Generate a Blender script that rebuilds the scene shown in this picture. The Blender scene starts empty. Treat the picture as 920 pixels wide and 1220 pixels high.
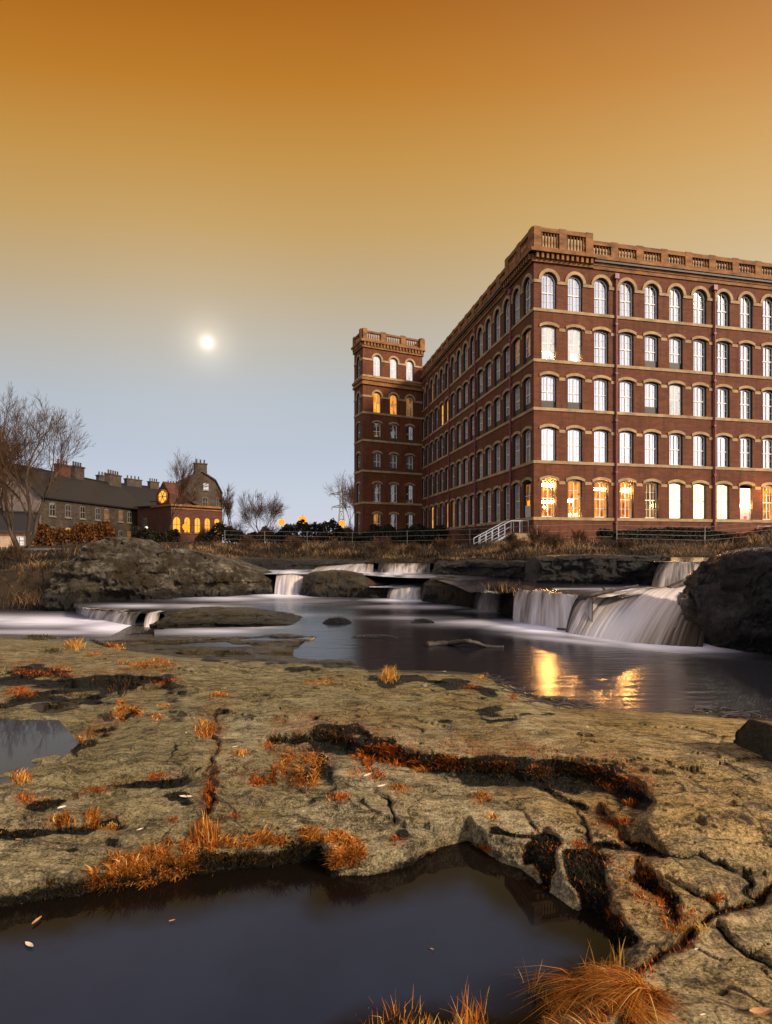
import bpy, bmesh, math, random
import numpy as np
from mathutils import Vector, Matrix

SC = bpy.context.scene
COL = SC.collection
F = 648.0          # focal length in photo pixels (920 wide)
CX = 460.0
VH = 655.0         # row of the horizon in the photograph
CZ = 1.7           # eye height above the lower river
rng = np.random.default_rng(7)
random.seed(7)

def srgb(r, g, b):
    def f(c):
        c /= 255.0
        return c / 12.92 if c <= 0.04045 else ((c + 0.055) / 1.055) ** 2.4
    return (f(r), f(g), f(b), 1.0)

def at(u, v, z):
    """world point on the level plane z seen at photo position u, v"""
    d = (CZ - z) * F / (v - VH)
    return Vector(((u - CX) / F * d, d, z))

def atd(u, d, v):
    """world point at distance d seen at photo position u, v"""
    return Vector(((u - CX) / F * d, d, CZ - (v - VH) * d / F))

# ------------------------------------------------------------------ noise
def _hash(ix, iy, iz, seed):
    h = (ix.astype(np.int64) * 374761393 + iy.astype(np.int64) * 668265263 + iz.astype(np.int64) * 2147483647 + seed * 974634521) & 0xFFFFFFFF
    h = ((h ^ (h >> 13)) * 1274126177) & 0xFFFFFFFF
    h = (h ^ (h >> 16)) & 0xFFFFFFFF
    return h.astype(np.float64) / 4294967295.0

def vnoise(x, y, z=None, seed=0):
    x = np.asarray(x, float); y = np.asarray(y, float)
    z = np.zeros_like(x) if z is None else np.asarray(z, float)
    ix, iy, iz = np.floor(x), np.floor(y), np.floor(z)
    fx, fy, fz = x - ix, y - iy, z - iz
    fx, fy, fz = [f * f * f * (f * (f * 6 - 15) + 10) for f in (fx, fy, fz)]
    r = 0
    for dz in (0, 1):
        wz = fz if dz else 1 - fz
        for dy in (0, 1):
            wy = fy if dy else 1 - fy
            for dx in (0, 1):
                wx = fx if dx else 1 - fx
                r = r + wx * wy * wz * _hash(ix + dx, iy + dy, iz + dz, seed)
    return r * 2 - 1

def fbm(x, y, z=None, seed=0, octaves=5, gain=0.5):
    a, s, t = 1.0, 0.0, 0.0
    f = 1.0
    for o in range(octaves):
        s = s + a * vnoise(np.asarray(x) * f, np.asarray(y) * f, None if z is None else np.asarray(z) * f, seed + o * 17)
        t += a; a *= gain; f *= 2.03
    return s / t

def plates(x, y, seed=0):
    """angular broken slabs: random level and tilt per cell, and the distance to the nearest joint"""
    ix, iy = np.floor(x), np.floor(y)
    d1 = np.full(x.shape, 1e9); d2 = np.full(x.shape, 1e9); hh = np.zeros(x.shape)
    for a in (-1, 0, 1):
        for b in (-1, 0, 1):
            cx, cy = ix + a, iy + b; o = cx * 0
            px, py = cx + _hash(cx, cy, o, seed), cy + _hash(cx, cy, o, seed + 1)
            d = np.hypot(px - x, py - y)
            h = _hash(cx, cy, o, seed + 2) * 2 - 1 + (x - px) * (_hash(cx, cy, o, seed + 3) - .5) * 1.6 + (y - py) * (_hash(cx, cy, o, seed + 4) - .5) * 1.6
            n = d < d1
            d2 = np.where(n, d1, np.minimum(d2, d)); hh = np.where(n, h, hh); d1 = np.where(n, d, d1)
    return hh, d2 - d1

def sstep(a, b, x):
    t = np.clip((x - a) / (b - a), 0, 1)
    return t * t * (3 - 2 * t)

def seg_dist(U, V, pts):
    D = np.full(U.shape, 1e9)
    for (x0, y0), (x1, y1) in zip(pts[:-1], pts[1:]):
        dx, dy = x1 - x0, y1 - y0
        t = np.clip(((U - x0) * dx + (V - y0) * dy) / (dx * dx + dy * dy + 1e-9), 0, 1)
        D = np.minimum(D, np.hypot(U - x0 - t * dx, V - y0 - t * dy))
    return D

def in_poly(U, V, pts):
    c = np.zeros(U.shape, bool)
    n = len(pts)
    for i in range(n):
        x0, y0 = pts[i]; x1, y1 = pts[(i + 1) % n]
        if y0 == y1: continue
        c ^= ((y0 > V) != (y1 > V)) & (U < (x1 - x0) * (V - y0) / (y1 - y0) + x0)
    return c

# ------------------------------------------------------------------ objects
def tag(o, label=None, cat=None, group=None, kind=None):
    if label: o['label'] = label
    if cat: o['category'] = cat
    if group: o['group'] = group
    if kind: o['kind'] = kind
    return o

def link(name, me, parent=None, mats=()):
    o = bpy.data.objects.new(name, me)
    COL.objects.link(o)
    if parent is not None: o.parent = parent
    for m in mats:
        me.materials.append(m)
    return o

def empty(name, loc, label, cat, group=None):
    o = bpy.data.objects.new(name, None)
    COL.objects.link(o)
    o.location = loc
    return tag(o, label, cat, group)

def np_mesh(name, V, Fc, smooth=True, attrs=None, uv=None):
    """mesh from numpy verts (n,3) and faces (m,k) of one size"""
    V = np.asarray(V, np.float32); Fc = np.asarray(Fc, np.int32)
    me = bpy.data.meshes.new(name)
    k = Fc.shape[1]
    me.vertices.add(len(V)); me.vertices.foreach_set('co', V.ravel())
    me.loops.add(Fc.size); me.loops.foreach_set('vertex_index', Fc.ravel())
    me.polygons.add(len(Fc))
    me.polygons.foreach_set('loop_start', np.arange(0, Fc.size, k, dtype=np.int32))
    me.polygons.foreach_set('loop_total', np.full(len(Fc), k, np.int32))
    me.polygons.foreach_set('use_smooth', np.full(len(Fc), smooth, bool))
    for an, av in (attrs or {}).items():
        a = me.attributes.new(an, 'FLOAT', 'POINT')
        a.data.foreach_set('value', np.asarray(av, np.float32).ravel())
    if uv is not None:
        l = me.uv_layers.new(name='UVMap')
        l.data.foreach_set('uv', np.asarray(uv, np.float32)[Fc.ravel()].ravel())
    me.update(); me.validate()
    return me

def grid_faces(nr, nc, keep=None):
    i = np.arange(nr * nc).reshape(nr, nc)
    q = np.stack([i[:-1, :-1], i[:-1, 1:], i[1:, 1:], i[1:, :-1]], -1).reshape(-1, 4)
    if keep is not None:
        k = keep.ravel()
        q = q[k[q].all(1)]
    return q[:, ::-1]

class MB:
    """collects shapes for one mesh"""
    def __init__(s): s.v = []; s.f = []; s.m = []; s.uv = []
    def face(s, pts, mat=0, uv=None):
        b = len(s.v); s.v += [tuple(p) for p in pts]
        s.f.append(tuple(range(b, b + len(pts)))); s.m.append(mat)
        s.uv += [tuple(q) for q in uv] if uv else [(p[0] * .7 + p[1] * .7, p[2]) for p in pts]
    def box(s, lo, hi, mat=0, M=None):
        x0, y0, z0 = lo; x1, y1, z1 = hi
        c = [Vector(p) for p in ((x0, y0, z0), (x1, y0, z0), (x1, y1, z0), (x0, y1, z0), (x0, y0, z1), (x1, y0, z1), (x1, y1, z1), (x0, y1, z1))]
        if M is not None: c = [M @ p for p in c]
        for q, al in (((0, 3, 2, 1), 0), ((4, 5, 6, 7), 0), ((0, 1, 5, 4), 0), ((1, 2, 6, 5), 1), ((2, 3, 7, 6), 0), ((3, 0, 4, 7), 1)):
            loc = [((x0, y0, z0), (x1, y0, z0), (x1, y1, z0), (x0, y1, z0), (x0, y0, z1), (x1, y0, z1), (x1, y1, z1), (x0, y1, z1))[i] for i in q]
            s.face([c[i] for i in q], mat, [((p[1] if al else p[0]), p[2]) for p in loc])
    def tube(s, pts, radii, sides=5, mat=0, cap=True):
        pts = [Vector(p) for p in pts]
        if not hasattr(radii, '__len__'): radii = [radii] * len(pts)
        b = len(s.v)
        for i, p in enumerate(pts):
            t = (pts[min(i + 1, len(pts) - 1)] - pts[max(i - 1, 0)])
            t = t.normalized() if t.length > 1e-9 else Vector((0, 0, 1))
            a = t.cross(Vector((0, 0, 1)) if abs(t.z) < .9 else Vector((1, 0, 0))).normalized()
            c = t.cross(a)
            for k in range(sides):
                an = 2 * math.pi * k / sides
                q = p + (a * math.cos(an) + c * math.sin(an)) * radii[i]
                s.v.append(tuple(q)); s.uv.append((k / sides, i * .3))
        for i in range(len(pts) - 1):
            for k in range(sides):
                k2 = (k + 1) % sides
                s.f.append((b + i * sides + k, b + i * sides + k2, b + (i + 1) * sides + k2, b + (i + 1) * sides + k)); s.m.append(mat)
        if cap:
            s.f.append(tuple(b + k for k in range(sides))[::-1]); s.m.append(mat)
            e = b + (len(pts) - 1) * sides
            s.f.append(tuple(e + k for k in range(sides))); s.m.append(mat)
    def lathe(s, prof, c=(0, 0, 0), sides=10, mat=0):
        b = len(s.v)
        for r, z in prof:
            for k in range(sides):
                a = 2 * math.pi * k / sides
                s.v.append((c[0] + r * math.cos(a), c[1] + r * math.sin(a), c[2] + z)); s.uv.append((k / sides, z))
        for i in range(len(prof) - 1):
            for k in range(sides):
                k2 = (k + 1) % sides
                s.f.append((b + i * sides + k, b + i * sides + k2, b + (i + 1) * sides + k2, b + (i + 1) * sides + k)); s.m.append(mat)
    def mesh(s, name, mats, smooth=False, off=None):
        me = bpy.data.meshes.new(name)
        v = s.v if off is None else [(p[0] - off[0], p[1] - off[1], p[2] - off[2]) for p in s.v]
        me.from_pydata(v, [], s.f)
        for m in mats: me.materials.append(m)
        if len(mats) > 1: me.polygons.foreach_set('material_index', s.m)
        if smooth: me.polygons.foreach_set('use_smooth', [True] * len(me.polygons))
        l = me.uv_layers.new(name='UVMap')
        vi = np.empty(len(me.loops), np.int32); me.loops.foreach_get('vertex_index', vi)
        l.data.foreach_set('uv', np.asarray(s.uv, np.float32)[vi].ravel())
        me.update()
        return me
    def obj(s, name, mats, parent=None, smooth=False, world_off=True):
        off = tuple(parent.location) if (parent is not None and world_off) else None
        if parent is not None and world_off and parent.parent is not None:
            off = tuple(Vector(off) + parent.parent.location)
        return link(name, s.mesh(name, mats, smooth, off), parent)

# ------------------------------------------------------------------ materials
def mat(name):
    m = bpy.data.materials.new(name); m.use_nodes = True
    nt = m.node_tree; nt.nodes.clear()
    out = nt.nodes.new('ShaderNodeOutputMaterial')
    return m, nt, out

def N(nt, t, **k):
    n = nt.nodes.new(t)
    for a, b in k.items():
        if a.startswith('i_'): n.inputs[a[2:].replace('_', ' ')].default_value = b
        else: setattr(n, a, b)
    return n

def ramp(nt, fac, stops, interp='LINEAR'):
    r = nt.nodes.new('ShaderNodeValToRGB'); r.color_ramp.interpolation = interp
    e = r.color_ramp.elements
    while len(e) < len(stops): e.new(0.5)
    for i, (p, c) in enumerate(stops):
        e[i].position = p; e[i].color = c if len(c) == 4 else (*c, 1)
    if fac is not None: nt.links.new(fac, r.inputs[0])
    return r.outputs[0]

def mixc(nt, fac, a, b, mode='MIX'):
    n = nt.nodes.new('ShaderNodeMix'); n.data_type = 'RGBA'; n.blend_type = mode
    for s, val in ((n.inputs[0], fac), (n.inputs[6], a), (n.inputs[7], b)):
        if hasattr(val, 'is_linked'): nt.links.new(val, s)
        else: s.default_value = val if not isinstance(val, tuple) else (val if len(val) == 4 else (*val, 1))
    return n.outputs[2]

def mth(nt, op, a, b=None, c=None, clamp=False):
    n = nt.nodes.new('ShaderNodeMath'); n.operation = op; n.use_clamp = clamp
    for i, val in enumerate((a, b, c)):
        if val is None: continue
        if hasattr(val, 'is_linked'): nt.links.new(val, n.inputs[i])
        else: n.inputs[i].default_value = val
    return n.outputs[0]

def noise(nt, vec, scale, detail=5, rough=.6, dist=0.0):
    n = N(nt, 'ShaderNodeTexNoise'); n.inputs['Scale'].default_value = scale
    n.inputs['Detail'].default_value = detail; n.inputs['Roughness'].default_value = rough
    n.inputs['Distortion'].default_value = dist
    if vec is not None: nt.links.new(vec, n.inputs['Vector'])
    return n.outputs['Fac']

def mapping(nt, vec, scale=(1, 1, 1), rot=(0, 0, 0)):
    m = N(nt, 'ShaderNodeMapping'); m.inputs['Scale'].default_value = scale; m.inputs['Rotation'].default_value = rot
    nt.links.new(vec, m.inputs['Vector']); return m.outputs[0]

def objco(nt): return N(nt, 'ShaderNodeTexCoord').outputs['Object']
def uvco(nt): return N(nt, 'ShaderNodeTexCoord').outputs['UV']
def attr(nt, name): return N(nt, 'ShaderNodeAttribute', attribute_name=name).outputs['Fac']

def pbsdf(nt, out, col, rough=.8, spec=.5, bump=None, bstr=.3, bdist=.02, metallic=0.0):
    p = N(nt, 'ShaderNodeBsdfPrincipled')
    for s, val in (('Base Color', col), ('Roughness', rough), ('Metallic', metallic), ('Specular IOR Level', spec)):
        if hasattr(val, 'is_linked'): nt.links.new(val, p.inputs[s])
        else: p.inputs[s].default_value = val if not isinstance(val, tuple) else (val if len(val) == 4 else (*val, 1))
    if bump is not None:
        b = N(nt, 'ShaderNodeBump'); b.inputs['Strength'].default_value = bstr; b.inputs['Distance'].default_value = bdist
        nt.links.new(bump, b.inputs['Height']); nt.links.new(b.outputs[0], p.inputs['Normal'])
    nt.links.new(p.outputs[0], out.inputs[0])
    return p

def amp_(nt, n, k): return mth(nt, 'MULTIPLY', mth(nt, 'SUBTRACT', n, .5), k)

def simple(name, c1, c2, scale=3.0, rough=.8, spec=.4, bstr=.3, bdist=.02, stretch=(1, 1, 1), detail=6):
    m, nt, out = mat(name)
    co = mapping(nt, objco(nt), stretch)
    n = noise(nt, co, scale, detail, .65)
    c = ramp(nt, n, [(.3, c1), (.7, c2)])
    pbsdf(nt, out, c, rough, spec, noise(nt, co, scale * 4, 4, .6), bstr, bdist)
    return m

def emit(name, col, strength):
    m, nt, out = mat(name)
    e = N(nt, 'ShaderNodeEmission'); e.inputs[0].default_value = (*col, 1); e.inputs[1].default_value = strength
    nt.links.new(e.outputs[0], out.inputs[0])
    return m

# brick: courses, patchy tone, soot
def brick_mat(name, c1, c2, mortar, soot=.35):
    m, nt, out = mat(name)
    uv = uvco(nt)
    b = N(nt, 'ShaderNodeTexBrick'); nt.links.new(uv, b.inputs['Vector'])
    b.inputs['Scale'].default_value = 1.0; b.inputs['Brick Width'].default_value = .46; b.inputs['Row Height'].default_value = .15
    b.inputs['Mortar Size'].default_value = .012; b.inputs['Mortar Smooth'].default_value = .2
    b.inputs['Color1'].default_value = (*c1, 1); b.inputs['Color2'].default_value = (*c2, 1); b.inputs['Mortar'].default_value = (*mortar, 1)
    n1 = noise(nt, uv, .35, 6, .7)
    n2 = noise(nt, mapping(nt, uv, (.6, 2.5, 1)), 1.2, 5, .7)
    n6 = noise(nt, mapping(nt, uv, (2.2, .16, 1)), 1.0, 6, .7)
    c = mixc(nt, ramp(nt, n1, [(.35, (0, 0, 0)), (.75, (1, 1, 1))]), b.outputs['Color'], tuple(x * soot for x in c1))
    c = mixc(nt, ramp(nt, n2, [(.45, (0, 0, 0)), (.8, (.55, .55, .55))]), c, tuple(min(1, x * 1.7) for x in c2))
    c = mixc(nt, ramp(nt, n6, [(.50, (0, 0, 0)), (.72, (.7, .7, .7))]), c, tuple(x * .3 for x in c2))
    pbsdf(nt, out, c, .85, .3, b.outputs['Fac'], .25, -.01)
    return m

M = {}
M['brick'] = brick_mat('red_brick', (.19, .052, .016), (.105, .031, .011), (.085, .048, .026), .38)
M['stone'] = simple('warm_sandstone', (.20, .125, .058), (.46, .30, .14), 1.1, .85)
M['cornice'] = simple('weathered_cornice_stone', (.075, .030, .010), (.33, .14, .036), .8, .85, stretch=(1, 1, 2.5))
M['reveal'] = simple('shade_dark_reveal', (.018, .014, .012), (.035, .024, .02), 2)  # shade of the openings put into the reveal colour
M['joinery'] = simple('cream_window_paint', (.66, .6, .5), (.8, .74, .63), 3, .5)
M['pipe'] = simple('dark_red_iron', (.12, .02, .03), (.2, .04, .045), 3, .5)
M['lead'] = simple('dark_lead_gutter', (.03, .025, .02), (.07, .055, .04), 2, .6)
M['door'] = simple('pale_door_paint', (.42, .36, .34), (.55, .48, .45), 2, .5)
M['rail'] = simple('galvanised_rail', (.35, .35, .37), (.5, .5, .52), 5, .45)
M['wire'] = simple('grey_fence_wire', (.16, .15, .14), (.28, .27, .25), 5, .5)

def glass_mat(name, refl, tint=(1, 1, 1), body=(.03, .028, .026)):
    m, nt, out = mat(name)
    d = N(nt, 'ShaderNodeBsdfDiffuse'); 
    oi = N(nt, 'ShaderNodeObjectInfo')
    bc = mixc(nt, oi.outputs['Random'], tuple(x * .5 for x in body), tuple(x * 1.6 for x in body))
    nt.links.new(bc, d.inputs[0])
    g = N(nt, 'ShaderNodeBsdfGlossy'); g.inputs['Roughness'].default_value = .06; g.inputs[0].default_value = (*tint, 1)
    co = objco(nt)
    b = N(nt, 'ShaderNodeBump'); b.inputs['Strength'].default_value = .05; b.inputs['Distance'].default_value = .04
    nt.links.new(noise(nt, co, 1.4, 2, .5), b.inputs['Height']); nt.links.new(b.outputs[0], g.inputs['Normal'])
    mx = N(nt, 'ShaderNodeMixShader'); mx.inputs[0].default_value = refl
    nt.links.new(d.outputs[0], mx.inputs[1]); nt.links.new(g.outputs[0], mx.inputs[2])
    nt.links.new(mx.outputs[0], out.inputs[0])
    return m
M['glass'] = glass_mat('window_glass', .58)
M['blind'] = simple('grey_roller_blind', (.10, .095, .085), (.16, .15, .135), 1.5, .6)

def lit_mat(name, low, high, strength, sx=3.0, sz=1.2, seed=0.0):
    """a lit room seen through a window: shelves, walls and lamps in blurred blocks"""
    m, nt, out = mat(name)
    co = objco(nt)
    oi = N(nt, 'ShaderNodeObjectInfo')
    add = N(nt, 'ShaderNodeVectorMath', operation='ADD')
    cmb = N(nt, 'ShaderNodeCombineXYZ')
    nt.links.new(mth(nt, 'MULTIPLY', oi.outputs['Random'], 37.0), cmb.inputs[0])
    cmb.inputs[2].default_value = seed
    nt.links.new(co, add.inputs[0]); nt.links.new(cmb.outputs[0], add.inputs[1])
    v = N(nt, 'ShaderNodeTexVoronoi'); v.distance = 'CHEBYCHEV'; v.inputs['Scale'].default_value = 1.0
    nt.links.new(mapping(nt, add.outputs[0], (sx, .01, sz)), v.inputs['Vector'])
    n = noise(nt, mapping(nt, add.outputs[0], (1.2, .01, .9)), 1.6, 3, .6)
    fac = mth(nt, 'ADD', mth(nt, 'MULTIPLY', N_sep(nt, v.outputs['Color']), .55), mth(nt, 'MULTIPLY', n, .5))
    c = ramp(nt, fac, [(.2, low), (.75, high)])
    e = N(nt, 'ShaderNodeEmission'); nt.links.new(c, e.inputs[0]); e.inputs[1].default_value = strength
    nt.links.new(e.outputs[0], out.inputs[0])
    return m
def N_sep(nt, col):
    s = N(nt, 'ShaderNodeSeparateColor'); nt.links.new(col, s.inputs[0]); return s.outputs[0]

M['lit_orange'] = lit_mat('orange_lit_room', (.30, .05, .003), (1.0, .36, .03), 1.25)
M['lit_white'] = lit_mat('bright_lit_room', (1.0, .50, .12), (1.0, .70, .30), 6.0, 1.0, .6)
M['lit_amber'] = lit_mat('amber_lit_room', (.75, .16, .006), (1.0, .5, .05), 1.2, 2, 1)
M['lit_dim'] = lit_mat('dim_lit_room', (.05, .018, .006), (.5, .2, .04), .7)
M['lit_pale'] = lit_mat('pale_lit_room', (.75, .66, .62), (1.0, .9, .8), 1.0, 5, .8)
M['lamp_white'] = emit('ceiling_lamp_glow', (1.0, .44, .10), 330.0)
M['lamp_orange'] = emit('sodium_lamp_glow', (1.0, .27, .02), 1.9)
M['lamp_cool'] = emit('white_lamp_glow', (1.0, .84, .66), 1.6)
# ================================================================== camera, sky, sun
cam = bpy.data.cameras.new('camera'); co_ = bpy.data.objects.new('camera', cam); COL.objects.link(co_)
co_.location = (0, 0, CZ); co_.rotation_euler = (math.radians(90), 0, 0)
cam.sensor_fit = 'VERTICAL'; cam.sensor_height = 36.0; cam.lens = 36.0 * F / 1220.0
cam.shift_y = (VH - 610.0) / 1220.0
cam.clip_start = 0.05; cam.clip_end = 6000
SC.camera = co_
SC.view_settings.view_transform = 'Standard'; SC.view_settings.look = 'None'
SC.view_settings.exposure = 0.0; SC.view_settings.gamma = 1.0
SC.view_settings.use_curve_mapping = False
SC.render.engine = 'CYCLES'
SC.cycles.use_denoising = True
SC.cycles.max_bounces = 6; SC.cycles.diffuse_bounces = 3; SC.cycles.glossy_bounces = 3; SC.cycles.transparent_max_bounces = 8
SC.cycles.caustics_reflective = False; SC.cycles.caustics_refractive = False
SC.cycles.sample_clamp_indirect = 25.0

MOON_DIR = Vector(((247 - CX) / F, 1.0, (VH - 408) / F)).normalized()
SUN_DIR = Vector((.80, -.52, .50)).normalized()      # where the light comes from

w = bpy.data.worlds.new('World'); SC.world = w; w.use_nodes = True
nt = w.node_tree; nt.nodes.clear()
wo = N(nt, 'ShaderNodeOutputWorld'); bg = N(nt, 'ShaderNodeBackground')
nt.links.new(bg.outputs[0], wo.inputs[0])
gen = N(nt, 'ShaderNodeTexCoord').outputs['Generated']
nrm = N(nt, 'ShaderNodeVectorMath', operation='NORMALIZE'); nt.links.new(gen, nrm.inputs[0]); gen = nrm.outputs[0]
sep = N(nt, 'ShaderNodeSeparateXYZ'); nt.links.new(gen, sep.inputs[0])
X, Y, Z = sep.outputs
hor = mth(nt, 'SQRT', mth(nt, 'ADD', mth(nt, 'MULTIPLY', Y, Y), mth(nt, 'MULTIPLY', mth(nt, 'MULTIPLY', X, X), .25)))
el = mth(nt, 'DIVIDE', Z, mth(nt, 'MAXIMUM', hor, .02))
el = mth(nt, 'ADD', el, mth(nt, 'MULTIPLY', vn_ := mth(nt, 'SUBTRACT', noise(nt, gen, 1.6, 3, .5), .5), .05))
e5 = mth(nt, 'MULTIPLY', el, 1 / 1.6, clamp=True)
front = ramp(nt, e5, [(p / 1.6, srgb(*c)) for p, c in (
    (0.0, (214, 210, 222)), (.09, (200, 208, 222)), (.18, (187, 197, 212)), (.28, (182, 190, 199)), (.378, (187, 182, 172)), (.486, (191, 170, 136)),
    (.594, (196, 160, 102)), (.72, (195, 146, 74)), (.857, (188, 124, 44)), (1.01, (170, 103, 30)), (1.22, (156, 104, 54)), (1.55, (205, 196, 190)))])
back = ramp(nt, e5, [(0, (.95, .9, .95, 1)), (.15, (.82, .82, .95, 1)), (.4, (.60, .62, .76, 1)), (1, (.62, .58, .60, 1))])
fm = N(nt, 'ShaderNodeMapRange'); fm.interpolation_type = 'SMOOTHSTEP'
fm.inputs['From Min'].default_value = -.25; fm.inputs['From Max'].default_value = .45
nt.links.new(Y, fm.inputs['Value'])
sky = mixc(nt, fm.outputs[0], back, front)
def dotw(d):
    n = N(nt, 'ShaderNodeVectorMath', operation='DOT_PRODUCT'); nt.links.new(gen, n.inputs[0]); n.inputs[1].default_value = d
    return mth(nt, 'MAXIMUM', n.outputs['Value'], 0.0)
# bright afterglow low over the horizon to the right and behind the camera
g = mth(nt, 'POWER', dotw(Vector((.84, -.53, .05)).normalized()), 2.6)
low = mth(nt, 'POWER', 2.718, mth(nt, 'MULTIPLY', mth(nt, 'MAXIMUM', Z, 0.0), -3.2))
g = mth(nt, 'MULTIPLY', g, low)
glow = mixc(nt, 1.0, (2.9, 2.6, 2.7), g, 'MULTIPLY')
sky = mixc(nt, 1.0, sky, glow, 'ADD')
# slightly warmer, lighter air towards the right of the view
r_ = mth(nt, 'MULTIPLY', mth(nt, 'POWER', dotw(Vector((.72, .62, .22)).normalized()), 6.0), .17)
sky = mixc(nt, 1.0, sky, mixc(nt, 1.0, (1.0, .84, .58), r_, 'MULTIPLY'), 'ADD')
# the moon's aureole in the thin cloud
md = dotw(MOON_DIR)
a1 = mth(nt, 'MULTIPLY', mth(nt, 'POWER', md, 1500.0), .24)
a2 = mth(nt, 'MULTIPLY', mth(nt, 'POWER', md, 14000.0), .6)
a0 = mth(nt, 'MULTIPLY', mth(nt, 'POWER', md, 60.0), .05)
sky = mixc(nt, 1.0, sky, mixc(nt, 1.0, (1.0, .86, .66), mth(nt, 'ADD', mth(nt, 'ADD', a1, a2), a0), 'MULTIPLY'), 'ADD')
# below the horizon: dark land
gd = N(nt, 'ShaderNodeMapRange'); gd.inputs['From Min'].default_value = -.06; gd.inputs['From Max'].default_value = -.01
nt.links.new(Z, gd.inputs['Value'])
sky = mixc(nt, gd.outputs[0], (.05, .045, .04), sky)
nt.links.new(sky, bg.inputs[0]); bg.inputs[1].default_value = 1.0

sun = bpy.data.lights.new('sun', 'SUN'); so = bpy.data.objects.new('sun', sun); COL.objects.link(so)
sun.energy = 5.0; sun.angle = math.radians(10); sun.color = (1.0, .83, .62)
so.rotation_euler = (-SUN_DIR).to_track_quat('-Z', 'Y').to_euler(); so.location = (20, -20, 30)

# moon
bm = bmesh.new(); bmesh.ops.create_uvsphere(bm, u_segments=24, v_segments=16, radius=15.0)
me = bpy.data.meshes.new('moon'); bm.to_mesh(me); bm.free(); me.polygons.foreach_set('use_smooth', [True] * len(me.polygons))
moon = link('moon', me, None, [emit('moonlight', (1.0, .93, .8), 4.0)])
moon.location = MOON_DIR * 2000 + Vector((0, 0, CZ))
tag(moon, 'bright full moon alone in the open sky left of the mill', 'moon')

# ================================================================== near rock shelf
def lin(u, pts):
    p = np.array(pts, float); return np.interp(u, p[:, 0], p[:, 1])

us = np.concatenate([np.arange(-620, -60, 6.0), np.arange(-60, 980, 1.45), np.arange(980, 1560, 6.0)])
vs = np.concatenate([np.arange(744, 900, 1.0), np.arange(900, 1240, 1.35), np.arange(1240, 1420, 4.0), np.arange(1420, 3000, 60.0)])
U, V = np.meshgrid(us, vs)
D0 = (CZ - .38) * F / (V - VH)
X0 = (U - CX) / F * D0
# natural wobble of the traced lines
scale_px = np.clip(F / D0 / 200, .25, 1.3)
WU = U + fbm(X0 * 5, D0 * 5, seed=3, octaves=3) * 16 * scale_px
WV = V + fbm(X0 * 4, D0 * 4, seed=9, octaves=3) * 12 * scale_px

z = np.interp(V, [740, 775, 800, 850, 900, 960, 1000, 1100, 1220, 1500, 3000], [.22, .29, .33, .40, .45, .43, .40, .38, .40, .42, .42])
# gentle domes
z += .035 * fbm(X0 * .9, D0 * .9, seed=21, octaves=3) * sstep(748, 800, V)
z += np.exp(-(((U - 860) / 160) ** 2 + ((V - 960) / 70) ** 2)) * .05
z += np.exp(-(((U - 150) / 160) ** 2 + ((V - 905) / 30) ** 2)) * .03
moss = np.zeros_like(U); orange = np.zeros_like(U); wet = np.zeros_like(U)

def ledge(pts, face, h, w, mw=1.0, orn=.6):
    global z, moss, orange
    L = lin(WU, pts); u0, u1 = pts[0][0], pts[-1][0]
    a = WV - L
    tp = sstep(u0 - 8, u0 + 18, WU) * (1 - sstep(u1 - 18, u1 + 8, WU))
    z = z - h * tp * sstep(0, face, a) * np.exp(-np.maximum(a - face, 0) / w)
    mk = tp * sstep(-face * .25, face * .15, a) * (1 - sstep(face * .95, face * 1.7, a))
    moss = np.maximum(moss, mk * mw)
    orange = np.maximum(orange, tp * np.exp(-((a + face * .1) / (face * 1.1)) ** 2) * orn)

def crack(pts, wpx, depth, ms=.8, orn=.35):
    global z, moss, orange
    lo = np.array(pts).min(0) - 60; hi = np.array(pts).max(0) + 60
    sel = (WU > lo[0]) & (WU < hi[0]) & (WV > lo[1]) & (WV < hi[1])
    d = np.full(U.shape, 1e9); d[sel] = seg_dist(WU[sel], WV[sel], pts)
    wv_ = .45 + .9 * (fbm(X0 * 4, D0 * 4, seed=int(pts[0][0]) % 97, octaves=3) * .5 + .5)
    d = d / wv_
    ms = ms * .85
    g = np.exp(-(d / wpx) ** 2) * np.clip(wv_ * 1.4 - .3, .1, 1)
    z = z - depth * g
    moss = np.maximum(moss, np.exp(-(d / (wpx * 1.0)) ** 2) * ms)
    orange = np.maximum(orange, np.exp(-(d / (wpx * 4)) ** 2) * orn)

# traced from the photograph: bedding steps that face the camera
ledge([(310, 882), (330, 869), (370, 866), (412, 868), (430, 879), (462, 880), (500, 894), (560, 899), (620, 905), (680, 909), (725, 918), (778, 944)], 22, .085, 42, 1.0, .8)
ledge([(322, 902), (350, 893), (400, 886), (440, 893), (500, 908)], 9, .03, 30, .8, .6)
ledge([(318, 916), (345, 906), (385, 902), (400, 912)], 22, .05, 20, .8, .8)
ledge([(-200, 812), (-60, 800), (0, 796), (40, 795), (70, 799), (95, 806), (126, 806), (142, 801), (160, 804), (212, 809)], 16, .12, 36, 1.0, .8)
ledge([(-120, 846), (0, 836), (14, 829), (40, 824), (75, 822), (128, 824)], 11, .09, 28, .8, .7)
ledge([(78, 889), (96, 880), (114, 870), (134, 868), (152, 846), (170, 839)], 11, .08, 34, .75, .9)
ledge([(640, 934), (672, 942), (696, 955), (722, 968)], 9, .03, 20, .9, .6)
ledge([(-90, 1000), (0, 997), (34, 991), (62, 981), (110, 984), (150, 981)], 9, .035, 30, .9, .5)
ledge([(40, 958), (80, 949), (111, 942), (162, 935), (216, 927), (252, 909)], 9, .045, 34, .9, .5)
ledge([(262, 934), (290, 925), (325, 920)], 8, .03, 26, .9, .5)
ledge([(520, 858), (560, 850), (590, 853), (620, 846)], 6, .02, 30, .5, .1)
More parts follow.
